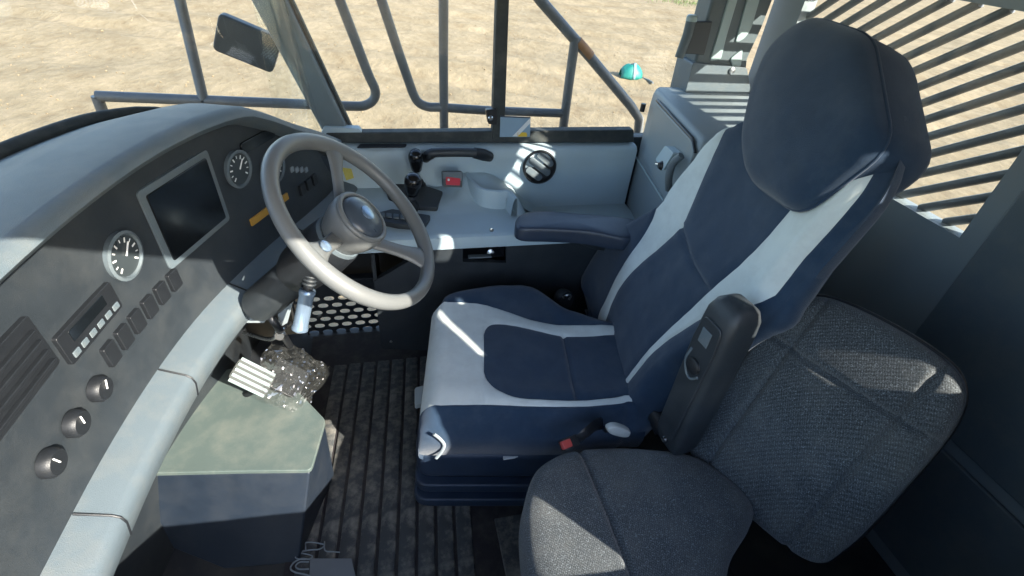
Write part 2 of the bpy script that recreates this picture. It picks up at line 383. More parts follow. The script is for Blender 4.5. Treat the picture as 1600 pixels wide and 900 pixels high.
for (y0, y1, z0, z1) in ((.16, .78, .50, 1.50), (.16, 1.18, .06, .46)):
    P_ = [Vector((1.449, y0, z0)), Vector((1.449, y1, z0)), Vector((1.449, y1, z1)), Vector((1.449, y0, z1))]
    prism('trim_panel', rounded(P_, .05), (-.014, 0, 0), 'hood_grey', bpy.data.objects['wall_rear'], bevel=.006, seg=3)
    for (yy, zz) in ((y0 + .05, z0 + .05), (y1 - .05, z0 + .05), (y1 - .05, z1 - .05), (y0 + .05, z1 - .05)):
        lathe('screw', [(.008, 0), (.008, .003), (.003, .004)], (1.4348, yy, zz), (-1, 0, 0), 'metal', bpy.data.objects['wall_rear'], n=12)
# dash line in plan, height of its hood along it
DC = catmull([(-.52, .30, 0), (-.50, .72, 0), (-.445, 1.04, 0), (-.345, 1.32, 0), (-.235, 1.55, 0), (-.172, 1.70, 0), (-.145, 1.81, 0)], 8)
def dash_frame():
    out = []
    for i, p in enumerate(DC):
        t = (DC[min(i + 1, len(DC) - 1)] - DC[max(i - 1, 0)]).normalized(); out.append((p, Vector((t.y, -t.x, 0))))
    return out
DF = dash_frame()
HT = [(.3, 1.12), (1.04, 1.13), (1.32, 1.115), (1.42, 1.08), (1.55, 1.0), (1.70, .918), (1.81, .86)]
def hood_z(p): return interp(smooth_tab(HT), p.y)
def back(p): return -.32 + .29 * sstep(1.25, 1.80, p.y)
struct(grid('wall_front', [[p + n * (back(p) - .035 if z > .6 else -.42) + Vector((0, 0, z if z < .9 else hood_z(p) - .075)) for p, n in DF] for z in (-.05, .56, .64, 1)], 'wall_dark', solid=.03))

# ================================================================== WINDOWS AND PILLARS
ws = thing('windscreen', 'wrap-around front windscreen above the dashboard', 'windscreen', (-.7, 1.0, 1.0))
grid('pane', [[p + n * (back(p) - .03 - .14 * f) + Vector((0, 0, (hood_z(p) - .06) * (1 - f) + 1.80 * f)) for p, n in DF] for f in (0, .33, .66, 1)], 'window_glass', ws, solid=.005)
tube('seal', [p + n * (back(p) - .015) + Vector((0, 0, hood_z(p) - .055)) for p, n in DF], .016, 'seal_rubber', ws)

YW = 1.86
sw = thing('side_window', 'large side window with dark centre bar overlooking the dirt', 'window', (.4, YW, .84))
prism('sill', [PY(508, 224, 1.845), PY(990, 223, 1.845), PY(990, 203, 1.845), PY(508, 208, 1.845)], (0, .045, 0), 'seal_rubber', sw, bevel=.006)
prism('mullion', [PY(768, 219, 1.842), PY(787, 219, 1.842), PY(797, -60, 1.842), PY(777, -60, 1.842), ], (0, .04, 0), 'seal_rubber', sw, bevel=.004)
box('top_frame', (-.45, 1.85, 1.68), (1.42, 1.888, 1.73), 'seal_rubber', sw)
lt = prism('latch', rounded([PY(758, 172, 1.83), PY(776, 170, 1.83), PY(776, 196, 1.83), PY(762, 194, 1.83)], .006), (0, .025, 0), 'black_plastic', sw, bevel=.002)
lathe('knob', [(.009, 0), (.010, .006), (.006, .012)], PY(765, 184, 1.828), (0, -1, 0), 'metal', lt, n=14)
a, b_ = PY(515, 214, YW), PY(773, 214, YW); c_ = PY(783, 214, YW); d_ = PY(1000, 214, YW)
box('pane', (-.36, YW, .85), (.395, YW + .005, 1.70), 'window_glass', sw, bevel=0)
box('pane', (.435, YW + .012, .85), (1.30, YW + .017, 1.70), 'window_glass', sw, bevel=0)

# sticker low on the glass beside the centre bar
st = thing('window_sticker', 'pale blue sticker with white slash on the side window', 'sticker', PY(804, 198, YW - .02))
SY = 1.838
prism('backing', [PY(781, 181, SY), PY(828, 183, SY), PY(827, 214, SY), PY(780, 214, SY)], (0, .002, 0), 'sticker_blue', st, bevel=0)
prism('white_slash', [PY(800, 213, SY - .002), PY(808, 213, SY - .002), PY(828, 192, SY - .002), PY(827, 185, SY - .002)], (0, .0015, 0), 'white_mark', st, bevel=0)
prism('yellow_mark', rounded([PY(807, 207, SY - .002), PY(822, 207, SY - .002), PY(823, 213.5, SY - .002), PY(806, 213.5, SY - .002)], .006), (0, .0015, 0), 'yellow_mark', st, bevel=0)
prism('dark_edge', [PY(781, 181, SY - .002), PY(828, 183, SY - .002), PY(828, 185, SY - .002), PY(781, 183, SY - .002)], (0, .0015, 0), 'hub_dark', st, bevel=0)

# front corner pillar (leans forward)
ap = thing('corner_pillar', 'grey forward-leaning cab pillar beside the dashboard', 'pillar', PY(520, 205, 1.875))
q = [PY(503, 207, 1.868), PY(545, 207, 1.868), PY(447, 0, 1.868), PY(405, 27, 1.868)]
dl = (q[3] - q[0]); dr = (q[2] - q[1])
tl = q[0] + dl * ((1.81 - q[0].z) / dl.z); tr = q[1] + dr * ((1.81 - q[1].z) / dr.z)
prism('post', [q[0], q[1], tr, tl], (0, .07, 0), 'pillar_grey', ap, bevel=.012, seg=3)
prism('seal_strip', [q[1] + Vector((.002, .02, 0)), q[1] + Vector((.014, .02, 0)), tr + Vector((.014, .02, 0)), tr + Vector((.002, .02, 0))], (0, .03, 0), 'seal_rubber', ap, bevel=.003)
prism('foot', rounded([PY(500, 211, 1.85), PY(566, 209, 1.85), PY(560, 201, 1.85), PY(505, 199, 1.85)], .006), (0, .034, 0), 'console_grey', ap, bevel=.004)

# rear corner pillar with moulded panels
cp = thing('corner_pillar', 'dark ribbed pillar rising from the grey cabinet', 'pillar', PY(1120, 112, 1.85))
Yc = 1.80
def up_to(p0, p1, z): return p0 + (p1 - p0) * ((z - p0.z) / (p1.z - p0.z))
l0, l1 = PY(1076, 128, Yc), PY(1112, 0, Yc)
r0, r1 = PY(1164, 128, Yc), PY(1190, 45, Yc)
prism('post', [l0, r0, PY(1168, 92, Yc), r1, up_to(r0, r1, 1.81) + Vector((.05, 0, 0)), up_to(l0, l1, 1.81)], (0, .10, 0), 'pillar_dark', cp, bevel=.012, seg=3)
for quad in ([(1108, 96), (1126, 94), (1134, 60), (1152, 0), (1140, 0)], [(1148, 68), (1163, 60), (1173, 45), (1186, 0), (1167, 0)], [(1140, 92), (1160, 76), (1157, 104), (1146, 108)]):
    pts = [PY(x, y, Yc - .006) for x, y in quad]
    if quad[0][0] != 1140: pts = pts[:-2] + [up_to(pts[-3], pts[-2], 1.75) if False else pts[-2] + (pts[-2] - pts[-3]).normalized() * .25, pts[-1] + (pts[-2] - pts[-3]).normalized() * .25]
    prism('trim_panel', rounded(pts, .012), (0, .012, 0), 'pillar_panel', cp, bevel=.004)
prism('collar', rounded([PY(1068, 152, Yc - .02), PY(1174, 152, Yc - .02), PY(1166, 106, Yc - .02), PY(1082, 98, Yc - .02)], .01), (0, .12, 0), 'hood_grey', cp, bevel=.008)
lathe('bolt', [(.012, 0), (.012, .006), (.004, .009)], PY(1142, 110, Yc - .02), (0, -1, 0), 'metal', cp, n=12)
# flat bracket with a rolled edge clipped on the pillar
br = thing('pillar_bracket', 'black flat bracket with rolled edge clipped on the rear pillar', 'bracket', PY(1085, 60, 1.78))
prism('plate', [PY(1080, 34, 1.78), PY(1113, 34, 1.78), PY(1100, 86, 1.78), PY(1066, 84, 1.78)], (0, .02, 0), 'mirror_black', br, bevel=.003)
tube('rolled_edge', [PY(1080, 27, 1.78), PY(1073, 55, 1.78), PY(1060, 90, 1.78)], [.017, .017, .016], 'pillar_dark', br)
lathe('end_cap', [(.019, 0), (.019, .014), (.014, .02)], PY(1079, 33, 1.78), (PY(1080, 27, 1.78) - PY(1073, 55, 1.78)), 'pillar_panel', br, n=16)

# slatted guards in the rear wall openings (their slats rule the sunlit stripes)
rw = thing('rear_window', 'guarded rear window beside the ribbed pillar', 'window', (1.47, 1.37, .96))
box('pane', (1.462, .84, .96), (1.467, 1.72, 1.46), 'window_glass', rw, bevel=0)
for i in range(18):
    y0, z0, y1, z1 = .84, 1.02 + i * .062, 1.72, 1.02 + i * .062 - .88 * .77
    pts = []
    def clip(y): return z0 + (z1 - z0) * (y - y0) / (y1 - y0)
    ya = y0 if clip(y0) < 1.46 else y0 + (z0 - 1.46) / .77; yb = y1 if clip(y1) > .96 else y0 + (z0 - .96) / .77
    if yb - ya < .04: continue
    d = Vector((0, yb - ya, clip(yb) - clip(ya)))
    tube('guard_bar', [Vector((1.49, ya, clip(ya))), Vector((1.49, yb, clip(yb)))], .0125, 'rail_paint', rw, sides=8)
lv = thing('added_stripe_louvre', 'unseen slanted louvre added to stripe the sunlight', 'louvre', (1.475, .56, 1.56))
for i in range(13):
    ya, yb = .32, .80; z0 = 1.60 + i * .068; za, zb = z0, z0 - .48 * 1.33
    if za > 1.80: ya = .32 + (za - 1.80) / 1.33; za = 1.80
    if zb < 1.56: yb = .32 + (z0 - 1.56) / 1.33; zb = 1.56
    if yb - ya < .03: continue
    tube('slat', [Vector((1.475, ya, za)), Vector((1.475, yb, zb))], .0085, 'rail_paint', lv, sides=8)

# door below the lowered window (the photographer leans in over it)
dr_ = thing('cab_door', 'dark lower door panel under the open window', 'door', (.1, .08, 0))
box('door_panel', (-.52, .055, -.04), (.700, .10, .735), 'dark_plastic', dr_, bevel=.008)
box('door_pull', (.1, .10, .52), (.4, .135, .56), 'black_plastic', dr_, bevel=.01)

# ================================================================== OUTSIDE THE WINDOW
YR = 2.25
tag(box('fender_deck', (.12, 1.96, -.36), (1.9, 2.40, -.30), 'truck_paint', bevel=.01), 'dark steel fender deck under the guard rail outside', 'deck')
tag(box('fender_deck', (-1.9, 1.96, -.36), (-.80, 2.40, -.30), 'truck_paint', bevel=.01), 'dark steel fender deck under the front handrail hoop', 'deck')
def rail_pts(px): return [PY(x, y, YR) for x, y in px]
hr = thing('handrail', 'grey handrail hoop beyond the front corner pillar', 'handrail', (-.4, YR, -.30))
hoop = rail_pts([(505, -70), (530, 0), (553, 60), (574, 115)]) + rail_pts([(585, 140), (583, 155), (571, 164), (552, 166)]) + rail_pts([(480, 163), (405, 160), (300, 156), (150, 150)])
hoop = catmull(hoop, 5)
tube('hoop', hoop, .0195, 'rail_paint', hr)
e_ = PY(150, 150, YR); tube('post', [e_, Vector((e_.x - .02, YR, -.30))], .0195, 'rail_paint', hr)
e_ = PY(505, -70, YR); tube('stay', [e_, Vector((e_.x - .5, YR, e_.z + .02)), Vector((e_.x - .56, YR, -.3))], .0195, 'rail_paint', hr)
hg = thing('handrail', 'grey guard rail with upright bars and sloping top tube', 'handrail', (.5, YR, -.30))
lp = catmull(rail_pts([(572, -70), (595, 0), (618, 70), (638, 128), (645, 147), (653, 160), (668, 167), (690, 168), (770, 173), (878, 177)]), 6)
tube('hoop', lp, .0195, 'rail_paint', hg)
t_ = PY(692, -70, YR - .004); tube('upright', [t_, PY(692, 100, YR - .004), PY(693, 205, YR - .004), Vector((t_.x, YR, -.30))], .0195, 'rail_paint', hg)
t_ = PY(898, 58, YR - .004); tube('upright', [t_, PY(888, 130, YR - .004), PY(879, 200, YR - .004), Vector((PY(879, 200, YR).x, YR, -.30))], .021, 'rail_paint', hg)
top = PY(790, -70, YR); bot = PY(998, 186, YR); far = bot + (bot - PY(845, 2, YR)).normalized() * .12
sl_ = tube('sloping_tube', [top, PY(845, 2, YR), PY(920, 88, YR), PY(985, 166, YR), bot, Vector((bot.x + .03, YR, .6)), Vector((bot.x + .03, YR, -.30))], .0225, 'rail_paint', hg)
tube('rust_band', [PY(901, 65, YR), PY(921, 88, YR)], .0237, 'rail_rust', sl_)
# mirror at the front
mi = thing('side_mirror', 'black square mirror beyond the forward pillar', 'mirror', PY(415, 100, 2.12))
MY = 2.12
prism('housing', rounded([PY(340, 20, MY), PY(440, 62, MY), PY(424, 116, MY), PY(330, 78, MY)], .02), (0, .05, 0), 'mirror_black', mi, bevel=.008)
prism('clip', [PY(424, 46, MY - .03), PY(443, 54, MY - .03), PY(440, 66, MY - .03), PY(420, 58, MY - .03)], (0, .03, 0), 'rail_paint', mi, bevel=.003)
tube('arm', [PY(432, 56, MY), PY(455, 62, MY + .08), PY(480, 90, YR)], .012, 'rail_paint', mi)

# teal scoop lying on the dirt
tc_ = PZ(986, 122, -2.0); dz = (CAM - tc_).length / FPX
sp = thing('plastic_scoop', 'teal plastic scoop with pale band lying on the dirt', 'scoop', tc_)
ex = Vector((1, -.15, 0)).normalized(); ey = Vector((.15, 1, 0)).normalized(); ez = Vector((0, 0, 1))
rows = []
for i in range(9):
    u = i / 8; x = (-.36 + .62 * u); rr = .20 * math.sin(math.pi * (.15 + .72 * u)) ** .7
    rows.append([tc_ + ex * x + ey * (math.cos(t) * rr * 1.2) + ez * (max(0, math.sin(t)) * rr * 1.9 * (1 + .08 * math.sin(5 * t + i)) + .01) for t in [math.pi * k / 14 for k in range(15)]])
grid('shell', rows, 'teal', sp, solid=.012)
grid('pale_band', [[p + ez * .014 + (p - (tc_ + ex * 0)).normalized() * .008 for p in r] for r in rows[4:6]], 'teal_pale', sp, solid=.006)
tube('handle', [tc_ + ex * .26 + ez * .03, tc_ + ex * .42 - ey * .25 + ez * .03, tc_ + ex * .47 - ey * .5 + ez * .03], [.035, .03, .028], 'rail_paint', sp)

# ================================================================== FLOOR COVERING
ma = thing('rubber_floor_mat', 'dusty black ribbed rubber mat on the cab floor', 'mat', (-.05, .8, 0))
gd = Vector((.085, .996, 0))
box('sheet', (-.36, .20, .001), (.62, 1.74, .007), 'mat_groove', ma, bevel=0)
for i in range(9):
    x0 = -.285 + i * .0575
    a = Vector((x0, 1.0, 0)) + gd * -.78; b = Vector((x0, 1.0, 0)) + gd * .55
    wv = Vector((.996, -.085, 0)) * .0235
    pr = []
    n = 40
    vs = []; fs = []
    for k in range(n + 1):
        p = a + (b - a) * (k / n); j = random.uniform(-.0012, .0012)
        for (s, z) in ((-1.06, .004), (-1, .0105), (-.86, .0125 + j), (.86, .0125 + j), (1, .0105), (1.06, .004)): vs.append(p + wv * s + Vector((0, 0, z)))
    for k in range(n):
        for s in range(5): fs.append((k * 6 + s, k * 6 + s + 1, (k + 1) * 6 + s + 1, (k + 1) * 6 + s))
    fs += [tuple(range(6)), tuple(range(n * 6, n * 6 + 6))]
    mesh('rib', vs, fs, 'rubber_mat', ma, smooth=60)
box('heel_pad', (.255, .24, .004), (.60, .80, .0145), 'rubber_mat', ma, bevel=.003)

# made-up card and cord on the mat, standing in for reflected marks
cz = .019
ca = thing('stand_in_card', 'made-up grey card standing in for reflected marks', 'card', PZ(518, 890, cz))
prism('card', [PZ(484, 873, cz), PZ(548, 873, cz + .004), PZ(556, 906, cz), PZ(482, 906, cz)], (0, 0, .0015), 'paper', ca, bevel=0)
cr = thing('stand_in_cord', 'made-up pale cord loops standing in for reflected marks', 'cord', PZ(470, 870, .02))
for pts, r in (([(466, 851), (482, 847), (498, 849), (506, 852), (498, 858), (485, 859), (468, 861), (465, 856)], .0022),
               ([(463, 863), (480, 866), (488, 870), (476, 874), (462, 872), (461, 866)], .002),
               ([(484, 874), (470, 873), (458, 879), (453, 888), (460, 894), (478, 898), (490, 904)], .0024),
               ([(482, 878), (468, 878), (461, 884), (466, 889), (482, 889)], .0022), ([(476, 849), (477, 859)], .002), ([(506, 846), (507, 860), (520, 862), (530, 863)], .002)):
    P = [PZ(x, y, .0205 + random.uniform(0, .002)) for x, y in pts]
    tube('loop', catmull(P, 4) if len(P) > 2 else P, r, 'pale_ink', cr, sides=7)

# ================================================================== STEERING PEDESTAL, PEDALS
pd = thing('steering_pedestal', 'steering pedestal with pale grey-green top plate and dark sides', 'pedestal', (-.5, 1.0, 0))
tp = [PZ(485, 735, .30), PZ(508, 656, .30), PZ(466, 612, .30), PZ(380, 570, .30), Vector((-.78, 1.22, .30)), Vector((-.80, .95, .30)), PZ(380, 736, .30)]
prism('top_plate', rounded(tp, .015, 3), (0, 0, -.014), 'pale_plate', pd, bevel=.003)
foot = [Vector((p.x - .012, p.y + .012, 0)) for p in tp]; foot[0] = PZ(466, 880, 0); foot[-1] = Vector((PZ(380, 880, 0).x - .05, foot[0].y + .02, 0))
n = len(tp); vs = [p + Vector((0, 0, -.0145)) + (Vector((-.5, 1.05, p.z)) - p) * .02 for p in tp] + foot
mesh('body', vs, [tuple(range(n)), tuple(range(2 * n - 1, n - 1, -1))] + [(i, (i + 1) % n, (i + 1) % n + n, i + n) for i in range(n)], 'pedestal_side', pd, bevel=.006)
# pedal with ribbed pad
pe = thing('brake_pedal', 'pale ribbed pedal pad standing on the pedestal plate', 'pedal', PZ(410, 610, .30))
pc = PZ(398, 590, .40); pn = Vector((.55, -.35, .75)).normalized(); pu = Vector((-.6, .1, .6)); pu = (pu - pn * pu.dot(pn)).normalized(); pl = pn.cross(pu)
pad = rounded([pc + pl * .04 + pu * .065, pc - pl * .04 + pu * .065, pc - pl * .04 - pu * .05, pc + pl * .04 - pu * .05], .02)
prism('pad', pad, pn * -.016, 'pedal_rubber', pe, bevel=.004)
for i in range(5):
    o = pl * (-.032 + i * .018); tube('rib', [pc + o + pu * .06 + pn * .002, pc + o - pu * .045 + pn * .002], .005, 'pillar_panel', pe, sides=8)
tube('arm', [pc - pn * .016, pc - pn * .06 - pu * .03, Vector((pc.x - .05, pc.y + .03, .30))], .010, 'black_plastic', pe, sides=10)
# second pedal under crumpled film
pw = thing('throttle_pedal', 'black pedal plate under the crumpled clear film', 'pedal', PZ(452, 600, .25))
pc2 = PZ(452, 592, .33)
prism('pad', rounded([pc2 + pl * .05 + pu * .06, pc2 - pl * .05 + pu * .06, pc2 - pl * .05 - pu * .05, pc2 + pl * .05 - pu * .05], .015), pn * -.012, 'black_plastic', pw, bevel=.003)
tube('arm', [pc2 - pn * .014, Vector((pc2.x - .03, pc2.y + .03, .30))], .009, 'black_plastic', pw, sides=10)
def film():
    rows = []
    N = 40
    for i in range(N):
        u = i / (N - 1) - .5; row = []
        for j in range(N):
            v = j / (N - 1) - .5
            h = .040 * abs(NZ.noise(Vector((u * 5 + v * 2, v * 4, 2)))) + .022 * abs(NZ.noise(Vector((u * 9, v * 13 - u * 5, 5)))) + .035 * (1 - 3.2 * (u * u + v * v))
            sx = 1 + .25 * NZ.noise(Vector((u * 3, v * 3, 9)))
            row.append(pc2 + pl * (u * .19 * sx) + pu * (v * .20 * sx) + pn * (.012 + h))
        rows.append(row)
    o = grid('plastic_film', rows, 'plastic_film', smooth=25); tag(o, 'crumpled clear plastic film wrapped over the pedal', 'plastic film')
film()

# ================================================================== DASHBOARD
da = thing('dashboard', 'wrap-around grey dashboard with hooded instrument panel', 'dashboard', (-.4, 1.2, 0))
def drow(f): return [p + n * f(p)[0] + Vector((0, 0, f(p)[1])) for p, n in DF]
R_ = [drow(lambda p: (back(p), hood_z(p) - .06)), drow(lambda p: (min(-.05, back(p) * .5), hood_z(p) - .008)), drow(lambda p: (-.03, hood_z(p))), drow(lambda p: (-.006, hood_z(p) - .006)), drow(lambda p: (0, hood_z(p) - .02)), drow(lambda p: (-.012, hood_z(p) - .034)),
      drow(lambda p: (-.055, hood_z(p) - .05))]
grid('hood', R_, 'hood_grey', da, smooth=60)
F_ = [drow(lambda p: (-.0555, hood_z(p) - .045)), drow(lambda p: (-.05 + .01, .745)), drow(lambda p: (-.03, .700))]
grid('instrument_face', F_, 'dark_plastic', da, smooth=50)
L_ = [drow(lambda p: (-.03, .701)), drow(lambda p: (.022, .684)), drow(lambda p: (.032, .676)), drow(lambda p: (.036, .66)), drow(lambda p: (.030, .622)), drow(lambda p: (.02, .612))]
grid('ledge', L_, 'hood_grey', da, smooth=50)
K_ = [drow(lambda p: (.0195, .613)), drow(lambda p: (-.03, .585)), drow(lambda p: (-.06 - .30 * sstep(1.25, 1.6, p.y), .50)), drow(lambda p: (-.16 - .24 * sstep(1.2, 1.6, p.y), .42)), drow(lambda p: (-.19 - .22 * sstep(1.2, 1.6, p.y), .0))]
grid('kick_panel', K_, 'dark_plastic', da, smooth=40)
def on_face(y, z, off=0):
    k = min(range(len(DF)), key=lambda i: abs(DF[i][0].y - y)); p, n = DF[k]; t = Vector((-n.y, n.x, 0))
    hz = hood_z(p) - .045; f = (hz - z) / (hz - .745); d = -.0555 + f * .0155
    return p + t * ((y - p.y) / t.y) + n * (d + off) + Vector((0, 0, z)), n, t
def face_rect(name, y0, y1, z0, z1, m, parent, off=.004, th=.006, r=.006):
    pts = []
    for y, z in ((y0, z0), (y1, z0), (y1, z1), (y0, z1)): pts.append(on_face(y, z, off)[0])
    n = on_face((y0 + y1) / 2, (z0 + z1) / 2)[1]
    return prism(name, rounded(pts, r, 4), -n * th, m, parent, bevel=.0015)
scr = face_rect('display', 1.06, 1.25, .86, 1.02, 'display', da, .008, .012)
face_rect('bezel', 1.045, 1.265, .845, 1.035, 'hood_grey', scr, .004, .012, .012)
for k, (y, z) in enumerate(((1.34, .95), (1.46, .90), (.95, .95))):
    c, n, t = on_face(y, z, .002)
    g = lathe('gauge', [(.048, -.004), (.050, .008), (.044, .010), (.042, .004)], c, n, 'hood_grey', da, n=26)
    lathe('dial', [(.041, 0), (.041, .003)], c + n * .0025, n, 'gauge_face', g, n=24)
    vs = []; fs = []
    for q in range(11):
        an_ = math.radians(-40 + q * 26); d1 = t * math.cos(an_) + Vector((0, 0, 1)) * math.sin(an_); d2 = n.cross(d1) * (.0011 if q % 2 else .0018); b0 = len(vs)
        for (r_, sg) in ((.029 if q % 2 else .026, -1), (.029 if q % 2 else .026, 1), (.036, 1), (.036, -1)): vs.append(c + n * .0062 + d1 * r_ + d2 * sg)
        fs.append((b0, b0 + 1, b0 + 2, b0 + 3))
    mesh('scale_marks', vs, fs, 'white_mark', g, smooth=0, solid=.0004)
    tube('needle', [c + n * .008, c + n * .008 + Vector((0, 0, .022)) + t * .018], .0016, 'white_mark', g, sides=6)
face_rect('amber_strip', 1.33, 1.49, .785, .806, 'amber_strip', da, .005, .006, .003)
for i in range(4): face_rect('indicator', 1.53 + i * .022, 1.545 + i * .022, .85 - .01 * i, .866 - .01 * i, 'pale_ink', da, .004, .006, .002)
for i in range(6): face_rect('rocker_switch', .80 + i * .045, .832 + i * .045, .80, .845, 'black_plastic', da, .009, .012, .004)
for k in range(3):
    c, n, t = on_face(.60 + k * .075, .80, .002)
    d_ = lathe('heater_knob', [(.024, 0), (.024, .012), (.020, .018), (.018, .018)], c, n, 'black_plastic', da, n=24)
    tube('pointer', [c + n * .0195, c + n * .0195 + Vector((0, 0, .016)) + t * (.006 * (k - 1))], .0014, 'white_mark', d_, sides=6)
rad = face_rect('radio', .735, .89, .875, .935, 'black_plastic', da, .008, .012, .006)
face_rect('radio_window', .76, .86, .905, .928, 'display', rad, .0095, .004, .003)
for k in range(6): face_rect('radio_key', .745 + k * .024, .762 + k * .024, .882, .894, 'hood_grey', rad, .0105, .004, .002)
for yy in (.58, .90, 1.20, 1.48):                                   # joints between the dash mouldings
    k = min(range(len(DF)), key=lambda i: abs(DF[i][0].y - yy)); p, n = DF[k]
    tube('moulding_joint', [p + n * d + Vector((0, 0, z)) for d, z in ((-.028, .7015), (.022, .6845), (.0325, .6765), (.0365, .66), (.0305, .622))], .0022, 'black_plastic', da, sides=6)
for y0, y1 in ((.55, .72),):
    v = face_rect('air_vent', y0, y1, .90, 1.0, 'black_plastic', da, .008, .012)
    for i in range(4): face_rect('vane', y0 + .012, y1 - .012, .915 + i * .02, .921 + i * .02, 'black_plastic', v, .016, .008, .002)
face_rect('warning_lamp_bar', 1.37, 1.50, .975, 1.005, 'display', da, .006, .008, .010)
for i in range(3): face_rect('rocker_switch', 1.545 + i * .036, 1.572 + i * .036, .765, .80, 'black_plastic', da, .009, .012, .004)
# yellow tag low on the panel
tg = thing('paper_tag', 'small yellow paper tag behind the steering wheel', 'tag', PY(542, 272, 1.70))
prism('tag', [PY(533, 262, 1.70), PY(548, 264, 1.715), PY(552, 278, 1.715), PY(540, 282, 1.70)], (0, .003, 0), 'tag_yellow', tg, bevel=0)

# ================================================================== STEERING WHEEL
WC = Vector((-.070, 1.057, .955)); th, ph = -.27, .778
WN = Vector((math.cos(ph) * math.cos(th), math.cos(ph) * math.sin(th), math.sin(ph)))
def wp(px, py, h=0):                                   # pixel met with the wheel's own plane
    return PP(px, py, WC + WN * h, WN)
WR = .214
wu = (wp(515, 228) - WC); wu = (wu - WN * wu.dot(WN)).normalized(); wv_ = WN.cross(wu)
def wpol(a, r, h=0): return WC + (wu * math.cos(a) + wv_ * math.sin(a)) * r + WN * h
def wang(px, py): d = wp(px, py) - WC; return math.atan2(d.dot(wv_), d.dot(wu))
sc_ = thing('steering_column', 'dark steering column carrying the grey three-spoke wheel', 'steering column', WC - WN * .42)
ring = [wpol(2 * math.pi * i / 96, WR) for i in range(96)]
rad = [.0178 + .0012 * math.sin(2 * math.pi * i / 96 * 3) for i in range(96)]
sw_ = tube('steering_wheel', ring, rad, 'wheel_grey', sc_, sides=18, closed=True, label='grey three-spoke steering wheel')
HB = -.035
for nm, (px, py), w0, w1 in (('spoke', (518, 226), .030, .038), ('spoke', (486, 402), .034, .050), ('spoke', (655, 400), .040, .052)):
    a = wang(px, py); rows = []
    d = wu * math.cos(a) + wv_ * math.sin(a); s = WN.cross(d)
    prof = [(.045, HB - .005, w0), (.075, HB + .003, w0 * .92), (.11, HB + .012, w0 * .85), (.15, -.012, w0 * .92), (.185, -.002, w1), (.207, .002, w1 * 1.5)]
    vs = []; fs = []
    for (r, h, wd) in prof:
        c = WC + d * r + WN * h
        for (k, z) in ((-1, -.004), (-.8, .005), (0, .008), (.8, .005), (1, -.004), (.6, -.011), (-.6, -.011)): vs.append(c + s * (wd * .5 * k * 1.25) + WN * z)
    for i in range(len(prof) - 1):
        for k in range(7): fs.append((i * 7 + k, i * 7 + (k + 1) % 7, (i + 1) * 7 + (k + 1) % 7, (i + 1) * 7 + k))
    fs += [tuple(range(7)), tuple(range(len(vs) - 7, len(vs)))]
    so_ = mesh(nm, vs, fs, 'wheel_grey', sw_, smooth=45, sub=1)
    if px == 486:
        c = WC + d * .158 + WN * .002; lathe('cover_cap', [(.013, 0), (.013, .003), (.010, .005)], c, WN, 'chrome_blue', sw_, n=18)
hub = lathe('hub', [(.050, -.085), (.060, -.06), (.068, -.035), (.070, -.012), (.066, -.004)], WC + WN * .012, WN, 'wheel_grey', sw_, n=36)
hb = lathe('horn_button', [(.056, -.004), (.055, .004), (.046, .012), (.030, .017), (.012, .019), (.002, .0195)], WC + WN * .012, WN, 'hub_dark', sw_, n=36, smooth=60)
tube('trim_ring', [WC + WN * .0115 + (wu * math.cos(t) + wv_ * math.sin(t)) * .0615 for t in [2 * math.pi * i / 40 for i in range(40)]], .0068, 'wheel_grey', sw_, closed=True, sides=10)
lathe('emblem', [(.018, .0185), (.018, .0205), (.016, .0212)], WC + WN * .012, WN, 'chrome_blue', sw_, n=24)

# steering column, boot, stalk handle
c0 = WC - WN * .06
lathe('shroud', [(.050, 0), (.062, -.02), (.066, -.09), (.060, -.16), (.05, -.19)], c0, WN, 'black_plastic', sc_, n=28)
lathe('collar', [(.055, -.006), (.058, -.006), (.062, -.03), (.05, -.03)], c0, WN, 'hood_grey', sc_, n=28)
lathe('shaft_cover', [(.045, -.18), (.048, -.2), (.048, -.34), (.04, -.36)], c0, WN, 'dark_plastic', sc_, n=24)
sk = thing('column_lever', 'blue-grey barrel shaped lever on the steering column', 'lever', c0 - WN * .1)
A = PY(480, 452, 1.03); B = PY(467, 516, 1.00); ax = (B - A).normalized()
lathe('barrel', [(.017, 0), (.0195, .004), (.0195, .012), (.0178, .016), (.0178, (B - A).length - .014), (.0195, (B - A).length - .010), (.0195, (B - A).length - .002), (.016, (B - A).length)], A, ax, 'chrome_blue', sk, n=24)
lathe('end_knob', [(.011, 0), (.011, .004), (.006, .007)], B, ax, 'metal', sk, n=18)
tube('stem', catmull([A, A - ax * .04, PY(488, 424, 1.06), c0 - WN * .12], 5), .012, 'black_plastic', sk)
for k in range(4): lathe('coil', [(.015, 0), (.017, .003), (.015, .006)], A - ax * (.012 + .010 * k), -ax, 'dark_plastic', sk, n=16)
# wiring and brackets under the dash
wl = thing('wiring_loom', 'dark cable loop hanging under the dashboard', 'cable', PY(425, 490, 1.12))
tube('cable', catmull([PY(380, 470, 1.2), PY(405, 480, 1.15), PY(425, 500, 1.1), PY(440, 522, 1.12), PY(452, 540, 1.25)], 6), .010, 'black_plastic', wl, sides=10)
tube('cable', catmull([PY(380, 520, 1.25), PY(420, 530, 1.18), PY(437, 518, 1.12), PY(452, 505, 1.2)], 6), .006, 'metal', wl, sides=10)
lathe('clip', [(.014, 0), (.016, .006), (.012, .014)], PY(437, 522, 1.11), (0, -1, .3), 'metal', wl, n=14)
bk = thing('column_bracket', 'grey steel bracket under the dashboard ledge', 'bracket', PY(430, 470, 1.15))
prism('plate', [PY(422, 442, 1.14), PY(442, 452, 1.14), PY(412, 505, 1.14), PY(380, 505, 1.14), PY(380, 470, 1.14)], (0, .01, 0), 'cabinet_grey', bk, bevel=.002)
